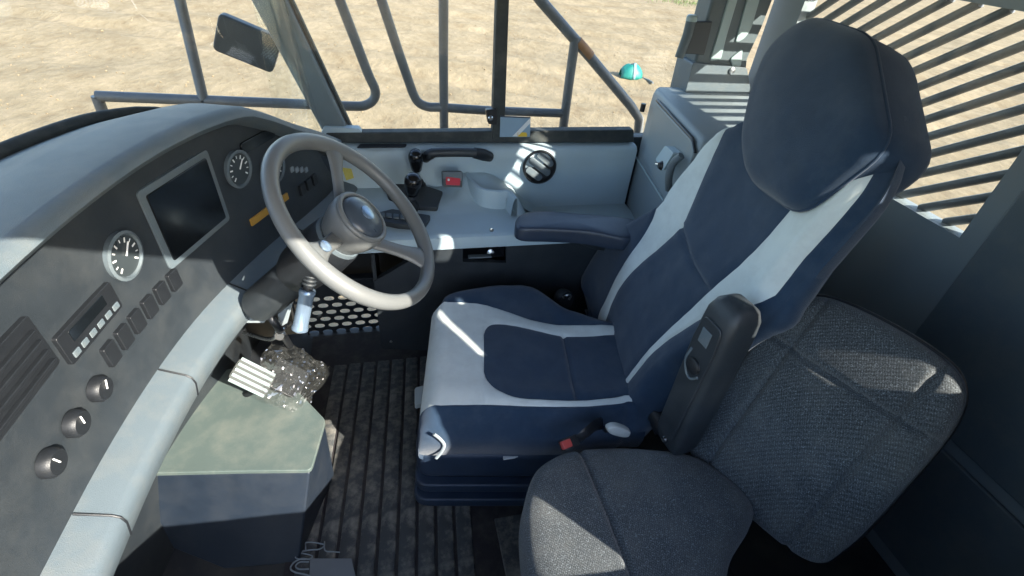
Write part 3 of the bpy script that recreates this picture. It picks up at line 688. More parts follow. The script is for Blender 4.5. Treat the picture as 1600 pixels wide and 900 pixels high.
prism('flange', [PY(430, 478, 1.12), PY(458, 470, 1.12), PY(448, 505, 1.12), PY(436, 512, 1.12)], (0, .008, 0), 'cabinet_grey', bk, bevel=.002)

# ================================================================== SIDE CONSOLE
cs = thing('side_console', 'moulded grey side console under the side window', 'console', (.4, 1.7, 0))
# upper trim: vertical panel with rolled top and a trough along its foot
xs = [-.17 + i * (1.0 + .17) / 40 for i in range(41)]
def trim_row(dy, z): return [Vector((x, 1.842 + dy, z)) for x in xs]
tz = .822
rows = [trim_row(.035, tz), trim_row(.0, tz), trim_row(-.02, tz - .004), trim_row(-.03, tz - .016), trim_row(-.032, tz - .05)]
def foot_z(x): return .66 - .10 * sstep(.42, .62, x)
for dy, f in ((-.030, .5), (-.032, .05)): rows.append([Vector((x, 1.842 + dy, foot_z(x) + (tz - .05 - foot_z(x)) * f + .0)) for x in xs])
for dy, dz_ in ((-.05, -.006), (-.09, -.012)): rows.append([Vector((x, 1.842 + dy, foot_z(x) + dz_)) for x in xs])
grid('trim_panel', rows, 'console_grey', cs, smooth=50)
# shelf, moulded
def shelf_z(x, y):
    z = .655 + .012 * sstep(1.60, 1.70, y)
    z += .055 * sstep(1.66, 1.80, y) * (1 - sstep(.36, .5, x)) * sstep(.19, .29, x)
    z -= .10 * sstep(.47, .55, x) * sstep(1.50, 1.60, y)
    return z
nx, ny = 90, 40
rows = []
for j in range(ny + 1):
    y = 1.462 + (1.812 - 1.462) * j / ny
    rows.append([Vector((x, y, shelf_z(x, y))) for x in [-.14 + (1.0 + .14) * i / nx for i in range(nx + 1)]])
front = [[p + Vector((0, -.010, -.004)) for p in rows[0]], [p + Vector((0, -.014, -.02)) for p in rows[0]], [p + Vector((0, -.014, -.045)) for p in rows[0]]]
grid('shelf', front[::-1] + rows, 'console_grey', cs, smooth=50)
# raised curved lip of the bin
lipc = catmull([PZ(724, 262, .72), PZ(735, 282, .72), PZ(752, 296, .72), PZ(775, 300, .72), PZ(794, 300, .72), PZ(806, 312, .72)], 8)
vs = []; rows = [[], [], [], [], []]
for i, p in enumerate(lipc):
    t = (lipc[min(i + 1, len(lipc) - 1)] - lipc[max(i - 1, 0)]).normalized(); n = Vector((t.y, -t.x, 0))
    for k, (d, z) in enumerate(((.022, .60), (.012, .70), (.006, .724), (-.004, .726), (-.012, .62))): rows[k].append(Vector((p.x, p.y, 0)) + n * d + Vector((0, 0, z)))
grid('bin_lip', rows, 'console_grey', cs, smooth=60)
# round vent
vc = PY(842, 261, 1.800); va = Vector((-.05, -1, .12)).normalized()
vt = lathe('air_vent', [(.066, -.016), (.068, .004), (.062, .010), (.058, .004), (.057, -.010)], vc, va, 'black_plastic', cs, n=36)
bd = Vector((.80, 0, -.58)).normalized(); bs = va.cross(bd).normalized()
for k, ln in ((-1, .040), (0, .056), (1, .042)):
    c = vc + bs * (k * .036) + va * .003
    prism('vane', rounded([c - bd * ln - bs * .013, c + bd * ln - bs * .013, c + bd * ln + bs * .013, c - bd * ln + bs * .013], .012), -va * .006 + bs * .004, 'hood_grey', vt, bevel=.002)
# grab handle
gh = thing('grab_handle', 'dark grab bar on the side trim below the window', 'grab handle', PY(710, 240, 1.78))
tube('bar', catmull([PY(668, 243, 1.77), PY(676, 239, 1.765), PY(715, 238, 1.765), PY(745, 239, 1.765)], 5), .0165, 'dark_plastic', gh)
tube('end_mount', [PY(740, 239, 1.765), PY(754, 242, 1.775), PY(764, 245, 1.80)], [.020, .022, .019], 'black_plastic', gh)
tube('end_mount', [PY(676, 239, 1.765), PY(668, 243, 1.775), PY(664, 247, 1.80)], [.018, .019, .018], 'black_plastic', gh)
# slot vent on top of the trim
sv = prism('defrost_slot', rounded([PZ(556, 232, .826), PZ(632, 231, .826), PZ(635, 226, .826), PZ(562, 226, .826)], .008), (0, 0, .003), 'black_plastic', cs, bevel=.001)
# red rocker switch in its housing
yS = 1.735
rs = prism('switch_housing', rounded([PY(690, 268, yS), PY(722, 268, yS), PY(721, 293, yS - .02), PY(691, 292, yS - .02)], .006), (0, .03, -.01), 'hood_grey', cs, bevel=.003)
prism('red_rocker', rounded([PY(695, 274, yS - .004), PY(719, 275, yS - .004), PY(718, 290, yS - .022), PY(696, 289, yS - .022)], .004), (0, .012, -.004), 'red_switch', rs, bevel=.002)
prism('rocker_rim', rounded([PY(691, 271, yS - .0015), PY(722, 272, yS - .0015), PY(721, 293, yS - .0215), PY(692, 292, yS - .0215)], .005), (0, .010, -.003), 'black_plastic', rs, bevel=.001)
lathe('white_symbol', [(.0045, 0), (.0045, .0015)], PY(700, 281, yS - .0145), (0, -1, .5), 'white_mark', rs, n=14)
# control plates
zpl = .674
kp = prism('lever_plate', rounded([PZ(596, 276, zpl + .01), PZ(640, 282, zpl + .01), PZ(691, 299, zpl), PZ(682, 324, zpl), PZ(640, 322, zpl), PZ(606, 310, zpl)], .01), (0, 0, -.02), 'dark_plastic', cs, bevel=.003)
kq = prism('keypad', rounded([PZ(580, 334, zpl), PZ(612, 326, zpl), PZ(672, 336, zpl), PZ(661, 353, zpl), PZ(620, 350, zpl), PZ(582, 342, zpl)], .008), (0, 0, -.02), 'dark_plastic', cs, bevel=.003)
for i in range(5):
    x = 592 + i * 11; pz = [PZ(x, 333 + i * 1.2, zpl + .002), PZ(x + 8, 334 + i * 1.2, zpl + .002), PZ(x + 8, 340 + i * 1.2, zpl + .002), PZ(x, 339 + i * 1.2, zpl + .002)]
    prism('key', rounded(pz, .003, 3), (0, 0, .005), 'hood_grey', kq, bevel=.001)
# dark lower panel with the recessed pocket
LY = 1.452
ox = [PY(596, 545, LY), PY(660, 547, LY), Vector((.95, LY, .12)), Vector((.95, LY, .612)), PY(693, 372, LY), PY(672, 388, LY), PY(583, 440, LY)]
o2 = [(p.x, p.z) for p in ox]
hole = [PY(722, 409, LY), PY(722, 380, LY), PY(790, 380, LY), PY(790, 411, LY)]
lpn = plate_holes('lower_panel', o2, [[(p.x, p.z) for p in hole]], ((0, LY, 0), (1, 0, 0), (0, 0, 1)), -.02, 'dark_plastic', cs, bevel=0, smooth=0)
hx0, hx1, hz0, hz1 = hole[0].x, hole[2].x, hole[0].z, hole[1].z
pk = mesh('pocket', [(hx0, LY + .02, hz0), (hx1, LY + .02, hz0), (hx1, LY + .02, hz1), (hx0, LY + .02, hz1), (hx0 + .01, LY + .10, hz0 + .01), (hx1 - .01, LY + .10, hz0 + .01), (hx1 - .01, LY + .10, hz1 - .01), (hx0 + .01, LY + .10, hz1 - .01)],
          [(0, 1, 5, 4), (1, 2, 6, 5), (2, 3, 7, 6), (3, 0, 4, 7), (4, 5, 6, 7)], 'black_plastic', lpn, smooth=0)
lathe('power_socket', [(.012, 0), (.014, .004), (.013, .010), (.007, .012)], PY(765, 394, LY + .05), (0, -1, .3), 'metal', lpn, n=18)
box('tray_edge', (hx0 + .02, LY - .004, hz0 + .012), (hx1 - .05, LY + .016, hz0 + .018), 'hood_grey', lpn, bevel=.002)
lathe('screw', [(.007, 0), (.007, .003), (.003, .004)], PY(767, 359, 1.447), (0, -1, .1), 'metal', cs, n=14)
lathe('screw', [(.006, 0), (.006, .003), (.003, .004)], PY(610, 533, LY - .0005), (0, -1, 0), 'metal', lpn, n=12)
# end panel closing the console towards the footwell
prism('end_panel', [(ox[0].x - .002, LY + .005, ox[0].z), (ox[6].x - .002, LY + .005, .60), (ox[6].x - .002, 1.80, .60), (ox[0].x - .002, 1.80, .1)], (.012, 0, 0), 'dark_plastic', cs, bevel=0)

# two control levers
def lever(name, label, base, knob, r, m2, btn=None):
    t = thing(name, label, 'lever', base)
    ax = (knob - base); L = ax.length; ax.normalize()
    lathe('gaiter', [(.032, -.004), (.030, .008), (.024, .014), (.022, .024), (.016, .030), (.013, .042)], base, ax, 'black_plastic', t, n=20)
    tube('stem', [base + ax * .03, base + ax * (L - .03)], .0075, 'metal', t, sides=10)
    k = lathe('grip', [(.010, -.055), (r * .72, -.045), (r * .86, -.02), (r, .008), (r * .98, .022), (r * .75, .036), (r * .3, .042)], knob, ax, 'gloss_black', t, n=22, smooth=60)
    if btn is not None:
        d = (CAM - knob).normalized(); lathe('button', [(.007, 0), (.007, .004), (.005, .006)], knob + d * r * .93 + ax * btn, d, m2, k, n=14)
    return t
lever('gear_lever', 'tall black gear lever nearest the grab bar', PZ(652, 290, .672), PY(649, 250, 1.76) + Vector((0, 0, -.0)), .027, 'gloss_black')
lv2 = lever('hoist_lever', 'short black hoist lever with gold button beside the wheel rim', PZ(640, 322, .672), PY(644, 288, 1.60), .030, 'gold_button', -.022)

# perforated plate low on the side wall, pale board behind its slots
pf = thing('perforated_plate', 'dark perforated plate with daylight through its slots beside the footwell', 'perforated plate', (-.2, 1.77, 0))
PYF = 1.765
def perforated():
    vs = []; fs = []; px = PY(548, 490, PYF) - PY(526.5, 490, PYF); W_ = abs(px.x); top = PY(530, 460, PYF).z; H_ = (top - PY(530, 531, PYF).z) / 7
    x0 = PY(484, 490, PYF).x
    for r in range(8):
        zc = top - H_ * (r + .5)
        sh = (r % 2) * W_ / 2
        spans = [(x0 - W_ + sh + W_ * k, x0 - W_ + sh + W_ * (k + 1)) for k in range(8)]
        for a, b in spans:
            c = ((a + b) / 2, zc); hw, hh = W_ * .37, H_ * .32; n = 16; base = len(vs)
            for q in range(n):
                t = 2 * math.pi * (q + .5) / n; ct, st = math.cos(t), math.sin(t); m_ = max(abs(ct), abs(st)); k = 1 / m_
                ox_, oz_ = ct * k, st * k
                vs.append(Vector((c[0] + ox_ * W_ / 2, PYF, c[1] + oz_ * H_ / 2)))
                vs.append(Vector((c[0] + hw * math.copysign(abs(ct) ** .8, ct), PYF, c[1] + hh * math.copysign(abs(st) ** .9, st))))
            # corners of the cell
            for q in range(n):
                a0 = base + 2 * q; b0 = base + 2 * ((q + 1) % n)
                fs.append((a0, b0, b0 + 1, a0 + 1))
            for (sx, sz, q) in ((1, 1, 1), (-1, 1, 5), (-1, -1, 9), (1, -1, 13)):
                vs.append(Vector((c[0] + sx * W_ / 2, PYF, c[1] + sz * H_ / 2))); fs.append((base + 2 * q, len(vs) - 1, base + 2 * ((q + 1) % n)))
    xa = x0 - W_ * .5; xb = x0 + W_ * 7.0; zb = top; za = top - 8 * H_
    mesh('plate', vs, fs, 'wall_dark', pf, smooth=0, solid=.003)
    return xa - W_ * .5, xb, za, zb
xa, xb, za, zb = perforated()
box('top_strip', (xa - .02, PYF, zb), (xb + .15, PYF + .004, zb + .07), 'wall_dark', pf, bevel=0)
box('side_strip', (xb + .5 * 0, PYF + .0045, -.02), (xb + .15, PYF + .0085, zb + .07), 'wall_dark', pf, bevel=0)
zb += .07
box('frame_edge', (xa - .01, PYF - .012, zb), (xb, PYF + .03, zb + .012), 'dark_plastic', pf, bevel=.003)
box('surround', (xa - .01, PYF + .004, -.0), (xa - .002, 1.883, zb + .012), 'wall_dark', pf, bevel=0)
box('surround', (xb + .002, PYF + .004, -.0), (xb + .01, 1.883, zb + .012), 'wall_dark', pf, bevel=0)

# ================================================================== REAR CABINET
cb = thing('side_cabinet', 'grey cabinet with hinged front door behind the operator seat', 'cabinet', (1.2, 1.6, 0))
A = Vector((1.02, 1.842, 0)); B = Vector((.905, 1.27, 0)); Cc = Vector((1.44, 1.22, 0)); D = Vector((1.44, 1.842, 0))
zt = 1.05
prof = []
vs = []; ring_pts = [A, B, Cc, D]
cen = (A + B + Cc + D) / 4
rp = rounded(ring_pts, [.02, .04, .03, .01], 4); n = len(rp); fs = []
lev = [(1, 0), (1, .99), (.985, 1.025), (.95, 1.043), (.90, 1.05)]
for s, z in lev:
    for p in rp: vs.append(Vector((cen.x + (p.x - cen.x) * s, cen.y + (p.y - cen.y) * s if p.y < 1.7 else p.y, z)))
for i in range(len(lev) - 1):
    for k in range(n): fs.append((i * n + k, i * n + (k + 1) % n, (i + 1) * n + (k + 1) % n, (i + 1) * n + k))
fs += [tuple(range(n)), tuple(range((len(lev) - 1) * n, len(lev) * n))]
mesh('body', vs, fs, 'cabinet_grey', cb, smooth=40)
fn = (B - A).cross(Vector((0, 0, 1))).normalized()
if fn.x > 0: fn = -fn
def fp(px, py, h=0): return PP(px, py, A + fn * h, fn)
door = prism('door', rounded([fp(1024, 160, .012), fp(1078, 219, .012), fp(1082, 240, .012), fp(1050, 332, .012), fp(1003, 246, .012)], .012), -fn * .02, 'cabinet_grey', cb, bevel=.004)
tube('dark_seam', [fp(1026, 157, .004), fp(1081, 217, .004), fp(1085, 240, .004)], .006, 'black_plastic', cb, sides=8)
tube('pale_seam', [fp(993, 246, .003), fp(1036, 314, .003)], .004, 'pillar_panel', cb, sides=8)
lp_ = prism('latch_plate', rounded([fp(1036, 250, .014), fp(1052, 228, .014), fp(1066, 240, .014), fp(1048, 268, .014)], .012), fn * .03, 'console_grey', door, bevel=.008, seg=3)
tube('latch_loop', catmull([fp(1064, 243, .03), fp(1050, 256, .045), fp(1044, 276, .045), fp(1044, 296, .03)], 6), .012, 'hood_grey', door)
lathe('latch_knob', [(.014, 0), (.016, .010), (.010, .02)], fp(1037, 259, .035), fn, 'black_plastic', door, n=16)
lathe('latch_pin', [(.006, 0), (.005, .02)], fp(1032, 257, .04), fn + Vector((-.2, .5, 0)), 'metal', door, n=10)
lathe('hinge', [(.010, 0), (.010, .03)], PY(1002, 174, 1.82), (0, 0, 1), 'black_plastic', cb, n=12)

# ================================================================== OPERATOR SEAT
SO = Vector((.085, 1.06, 0)); SB = Vector((.985, -.174, 0)).normalized(); SL = Vector((.174, .985, 0)).normalized()
os_ = thing('operator_seat', 'navy operator seat with pale grey trim bands on its suspension base', 'seat', (.35, 1.0, 0))
def loc(P): d = P - SO; return d.dot(SB), d.dot(SL)
def seat_tab(px, z=.52): return sorted([loc(PZ(x, y, z)) for x, y in px])
far_out = seat_tab([(684, 476), (700, 458), (760, 445), (828, 444), (872, 472), (932, 492), (960, 498)])
far_o = seat_tab([(684, 482), (700, 477), (760, 477), (820, 495), (875, 506), (938, 510), (960, 511)])
far_i = seat_tab([(752, 506), (790, 507), (850, 519), (882, 524), (942, 523), (960, 523)])
near_i = seat_tab([(762, 606), (800, 624), (850, 628), (900, 628), (958, 622), (975, 618)])
near_o = seat_tab([(682, 636), (740, 634), (800, 636), (850, 637), (900, 636), (965, 630), (980, 626)])
near_out = [(a, b - .022) for a, b in near_o]
PF, PB = -.012, .60            # front and rear of the cushion along the seat's axis
v0 = loc(PZ(753, 550, .52))[0]  # where the centre panel starts
def cush_row(k):
    """k<0: front face; returns p, z offset"""
    return k
def cush_build():
    ps = []
    # (p, z) going up the front face, over the nose and back
    for z in (.355, .375, .40, .43, .455): ps.append((PF + .012 * (1 if z == .355 else .3 if z == .375 else 0), z))
    R = .055
    for i in range(1, 7):
        t = i / 6 * math.pi / 2; ps.append((PF + R * (1 - math.cos(t)), .465 + R * math.sin(t)))
    N = 120
    for i in range(1, N + 1): ps.append((PF + R + (PB - PF - R) * i / N, .52))
    segs = [('bol', 7), ('bol', 8), ('trim', 5), ('mid', 16), ('trim', 5), ('bol', 5), ('bol', 7)]
    T = {k: smooth_tab(v, 4) for k, v in dict(fo=far_out, f1=far_o, f0=far_i, n0=near_i, n1=near_o, no=near_out).items()}
    rows = []
    for (p, z) in ps:
        pe = max(p, .01)
        fo, f1, n1, no = interp(T['fo'], pe), interp(T['f1'], pe), interp(T['n1'], pe), interp(T['no'], pe)
        f0, n0 = interp(T['f0'], max(pe, v0 + .001)), interp(T['n0'], max(pe, v0 + .001))
        fo = max(fo, f1 + .012)
        # rounded front end of the centre panel
        c = (f0 + n0) / 2; v1 = v0 + .055
        if p < v0: g = 0
        elif p < v1: g = (1 - ((v1 - p) / (v1 - v0)) ** 3.2) ** (1 / 3.2)
        else: g = 1
        f0 = c + (f0 - c) * g; n0 = c + (n0 - c) * g
        nose = z if z < .52 else .52
        base = z
        # rear sinks a little, nose rises
        tilt = -.012 * sstep(.2, .6, p)
        cols = []
        def zz(q):
            b = .020 * math.exp(-((q - (fo - .045)) / .05) ** 2) + .012 * math.exp(-((q - (no + .05)) / .045) ** 2)
            m = .008 * math.cos(max(-1, min(1, (q - c) / .2)) * math.pi / 2)
            return base + .0022 * NZ.noise(Vector((q * 15, p * 13, 1))) + .0012 * NZ.noise(Vector((q * 42, p * 33, 6))) + (tilt + (b + m) * (1 if z >= .5199 else max(0, (z - .46) / .06)))
        # far side wall up, across the top, near side wall down
        top = z + tilt; low = .36
        hgt = max(0, top - low)
        def wall(q, s):
            o = []
            for i in range(7):
                t = i / 7; o.append((q + s * (.018 * math.sin(min(1, t * 1.3) * math.pi) - .0 + .010 * (1 - t)), low + hgt * (t ** .85) * .93))
            return o
        for q_, z_ in wall(fo, 1): cols.append((q_, z_, 'bol'))
        bounds = [(fo, f1, 8, 'bol'), (f1, f0, 5, 'trim'), (f0, n0, 16, 'mid'), (n0, n1, 5, 'trim'), (n1, no, 5, 'bol')]
        for (a, b, n, kk) in bounds:
            for i in range(n):
                q = a + (b - a) * i / n; zq = zz(q)
                e = abs(i) / n
                edge = 0
                if i == 0 and kk != 'bol' or (i == 0 and a is n1): edge = -.004
                if p < v0 and (kk == 'mid' or a is n0): edge = 0
                if kk == 'bol' and a is fo: zq -= .030 * (1 - sstep(0, .035, fo - q)) * (1 if z > .5 else .3)
                if kk == 'bol' and a is n1: zq -= .022 * sstep(0, .022, n1 - q)
                cols.append((q, zq + edge * (z >= .5199), kk))
        for q_, z_ in reversed(wall(no, -1)): cols.append((q_, z_ - .012 * (z_ > .49), 'bol'))
        rows.append((p, cols))
    # transverse seam
    ncol = len(rows[0][1]); pseam = loc(PZ(890, 575, .52))[0]
    V = []; part = {'bol': [], 'trim': [], 'mid': []}
    for (p, cols) in rows:
        for (q, z, k) in cols:
            dz2 = 0
            if k == 'mid': dz2 = -.010 * math.exp(-((p - pseam) / .006) ** 2)
            V.append(SO + SB * p + SL * q + Vector((0, 0, z + dz2)))
    for i in range(len(rows) - 1):
        for j in range(ncol - 1):
            k = rows[i][1][j][2]
            if k == 'mid' and rows[i][0] < v0: k = 'trim'
            if k == 'bol' and False: pass
            part[k].append((i * ncol + j, i * ncol + j + 1, (i + 1) * ncol + j + 1, (i + 1) * ncol + j))
    # back closing face so the pad is not hollow from behind
    last = (len(rows) - 1) * ncol; part['bol'].append(tuple(range(last, last + ncol)))
    def emit(name, fs, m, parent):
        used = sorted({i for f in fs for i in f}); mp = {u: n for n, u in enumerate(used)}
        def ok(f):
            P = [V[i] for i in f]; return len(f) > 4 or (P[0] - P[1]).length + (P[2] - P[3]).length > 1e-5
        return mesh(name, [V[i] for i in used], [tuple(mp[i] for i in f) for f in fs if ok(f)], m, parent, smooth=65)
    c = emit('seat_cushion', part['bol'], 'navy_fabric', os_)
    emit('trim_band', part['trim'], 'grey_fabric', c); emit('centre_panel', part['mid'], 'navy_fabric', c)
    # sunlit edge of the near front corner, put in as a pale strip
    def nearp(p, z): return SO + SB * p + SL * (interp(T['no'], max(p, .01)) - .0275) + Vector((0, 0, z))
    A, B, C2 = nearp(.030, .475), nearp(.060, .428), nearp(.035, .372)
    tube('sunlit_edge', catmull([A, (A + B) / 2 + (B - C2) * .03, B + (A + C2 - B * 2) * .08, (B + C2) / 2 + (B - A) * .03, C2], 5), .0048, 'piping', c, sides=8, ell=.6)
cush_build()

# backrest
BU = Vector((.985 * .313, -.174 * .313, .95)).normalized(); BN = SL.cross(BU).normalized()
if BN.x > 0: BN = -BN
B0 = SO + SB * .553 + Vector((0, 0, .47))
def bloc(px, py): P = PP(px, py, B0, BN) - B0; return P.dot(BU), P.dot(SL)
def btab(px): return sorted(bloc(x, y) for x, y in px)
def back_build():
    bfo = btab([(925, 500), (909, 455), (908, 435), (929, 390), (966, 354), (1028, 318)])
    bf1 = btab([(932, 505), (935, 490), (952, 461), (989, 398), (1023, 345), (1049, 295), (1083, 248), (1120, 206), (1160, 188)])
    bf0 = btab([(942, 514), (948, 497), (966, 461), (1008, 409), (1061, 356), (1088, 303), (1114, 245), (1138, 203), (1163, 186)])
    bn0 = btab([(958, 622), (969, 609), (1014, 557), (1072, 493), (1125, 440), (1167, 403), (1193, 378), (1240, 320)])
    bn1 = btab([(964, 624), (987, 599), (1030, 551), (1077, 514), (1114, 493), (1150, 484), (1193, 474), (1250, 400)])
    H = .90
    T = {k: smooth_tab(v, 4) for k, v in dict(fo=bfo, f1=bf1, f0=bf0, n0=bn0, n1=bn1).items()}
    rows = []
    NR = 140
    lo = -.05
    for i in range(NR + 1):
        r = lo + (H - lo) * i / NR
        f1 = interp(T['f1'], r); f0 = interp(T['f0'], r); n0 = interp(T['n0'], r); n1 = interp(T['n1'], r); fo = interp(T['fo'], r)
        if r > .44: fo = f1 + .012
        fo = max(fo, f1 + .012)
        n0 = min(n0, f0 - .02); n1 = min(n1, n0 - .004)
        no = n1 - max(.02, .10 - .10 * sstep(.30, .62, r))
        if r > .72:
            g = 1 - .40 * ((r - .72) / (H - .72)) ** 2.5; cc = (fo + no) / 2
            fo, f1, f0, n0, n1, no = [cc + (x - cc) * g for x in (fo, f1, f0, n0, n1, no)]
        rows.append((r, [fo, f1, f0, n0, n1, no]))
    V = []; part = {'bol': [], 'trim': [], 'mid': []}; kinds = None
    def h_of(r, q, fo, no):
        c = (fo + no) / 2; w = (fo - no) / 2; s = (q - c) / w
        e = .030 * (abs(s) ** 3) * (1 - .5 * sstep(.45, .8, r))          # wings come forward
        lum = .018 * math.exp(-((r - .18) / .14) ** 2) * (1 - s * s)
        edge = -.050 * sstep(.86, 1.0, abs(s)) 
        topr = -.06 * sstep(H - .07, H, r) ** 2
        return e + lum + edge + topr + .0022 * NZ.noise(Vector((q * 16, r * 11, 4))) + .0012 * NZ.noise(Vector((q * 40, r * 30, 8)))
    seamr = bloc(1072, 368)[0]
    for (r, (fo, f1, f0, n0, n1, no)) in rows:
        cols = []
        depth = -.085 + .02 * sstep(.5, .9, r)
        for (q, h) in ((fo - .05, depth - .02), (fo - .012, depth), (fo + .006, depth * .7), (fo + .010, depth * .4)): cols.append((q, h + 0, 'bol'))
        for (a, b, n, kk) in ((fo, f1, 8, 'bol'), (f1, f0, 6, 'trim'), (f0, n0, 18, 'mid'), (n0, n1, 6, 'trim'), (n1, no, 8, 'bol')):
            for i in range(n):
                q = a + (b - a) * i / n; h = h_of(r, q, fo, no)
                if i == 0 and a is not fo: h -= .004
                if kk == 'mid': h -= .009 * math.exp(-((r - seamr - .03 * math.sin((q - f0) * 8)) / .006) ** 2)
                cols.append((q, h, kk))
        cols.append((no, h_of(r, no, fo, no), 'bol'))
        for (q, h) in ((no - .010, depth * .4), (no - .006, depth * .7), (no + .012, depth), (no + .05, depth - .02)): cols.append((q, h, 'bol'))
        kinds = [c[2] for c in cols]
        for (q, h, k) in cols: V.append(B0 + BU * r + SL * q + BN * h)
    nc = len(kinds)
    for i in range(len(rows) - 1):
        for j in range(nc - 1): part[kinds[j]].append((i * nc + j, i * nc + j + 1, (i + 1) * nc + j + 1, (i + 1) * nc + j))
    for i in range(len(rows) - 1): part['bol'].append((i * nc + nc - 1, i * nc, (i + 1) * nc, (i + 1) * nc + nc - 1))
    part['bol'].append(tuple(range((len(rows) - 1) * nc, len(rows) * nc)))
    def emit(name, fs, m, parent):
        used = sorted({i for f in fs for i in f}); mp = {u: n for n, u in enumerate(used)}
        return mesh(name, [V[i] for i in used], [tuple(mp[i] for i in f) for f in fs], m, parent, smooth=65)
    b = emit('backrest', part['bol'], 'navy_fabric', os_)
    emit('trim_band', part['trim'], 'grey_fabric', b); emit('centre_panel', part['mid'], 'navy_fabric', b)
    # headrest block over the top of the backrest
    ql = [bloc(1186, 215), bloc(1190, 140), bloc(1206, 84)]
    c = [(ql[0][0] - .03, ql[0][1] + .01), (ql[1][0], ql[1][1] + .0), (ql[2][0] + .02, ql[2][1] - .01), (ql[2][0] + .10, ql[2][1] - .08), (ql[2][0] + .10, ql[2][1] - .30), (ql[2][0] - .04, ql[0][1] - .36), (ql[0][0] - .06, ql[0][1] - .30), (ql[0][0] - .08, ql[0][1] - .10)]
    out = rounded([B0 + BU * r + SL * q - BN * .10 for r, q in c], .05, 5)
    hr_ = cushion('headrest', out, BN, .155, .045, .015, 'navy_fabric', os_)
    ce = sum(out, Vector()) / len(out)
    tube('piping', [ce + (p - ce) * .985 + BN * .112 for p in out], .0038, 'navy_fabric', hr_, closed=True, sides=8)
back_build()

# suspension base: stacked rounded trays
def sbase(name, z0, z1, grow, m, bev=.008, front=0.0):
    pts = [loc_w(a, b) for a, b in ((-.02 - grow + front, -.185 - grow), (.50 + grow, -.185 - grow), (.50 + grow, .22 + grow), (-.02 - grow + front, .22 + grow))]
    return prism(name, rounded([Vector((p.x, p.y, z0)) for p in pts], .05, 5), (0, 0, z1 - z0), m, os_, bevel=bev, seg=3)
def loc_w(a, b): return SO + SB * a + SL * b
sbase('base_plate', .016, .045, .0, 'black_plastic')
sbase('lower_tray', .047, .085, .022, 'navy_plastic')
sbase('lower_fold', .087, .118, -.012, 'black_plastic')
sbase('middle_tray', .12, .158, .018, 'navy_plastic')
sbase('upper_fold', .16, .185, -.008, 'black_plastic')
sbase('upper_housing', .187, .30, .012, 'navy_plastic', .018)
sbase('cushion_frame', .302, .352, -.03, 'black_plastic', .006, .02)
tgp = PY(796, 711, .835); box('tag', tgp - Vector((.022, .012, .004)), tgp + Vector((.022, .002, .004)), 'white_mark', os_, bevel=.002)
# adjusting handle at the front of the cushion
ah = prism('adjuster_tab', rounded([PZ(647, 612, .34), PZ(662, 608, .34), PZ(662, 636, .34), PZ(647, 640, .34)], .008), (0, 0, .02), 'light_lever', os_, bevel=.004)
tube('adjuster_rod', [PZ(655, 624, .345), PZ(655, 624, .345) + SB * .12], .007, 'black_plastic', os_, sides=8)

# right armrest (far side), lying level
AZ_ = .735
ol = [PZ(804, 345, AZ_), PZ(812, 333, AZ_), PZ(845, 328, AZ_), PZ(900, 332, AZ_), PZ(985, 340, AZ_), PZ(1015, 352, AZ_), PZ(985, 372, AZ_), PZ(920, 362, AZ_), PZ(860, 358, AZ_), PZ(812, 356, AZ_)]
ar = cushion('armrest', [p + Vector((0, 0, -.05)) for p in catmull(ol, 4, closed=True)], (0, 0, 1), .05, .018, .006, 'armrest_vinyl', os_, label='level far armrest')
o = ar
prism('armrest_shell', [PY(808, 358, 1.385), PY(860, 362, 1.385), PY(985, 368, 1.385), PY(985, 400, 1.385), PY(925, 390, 1.385), PY(880, 372, 1.385), PY(830, 364, 1.385)], (0, .05, 0), 'dark_plastic', ar, bevel=.006)

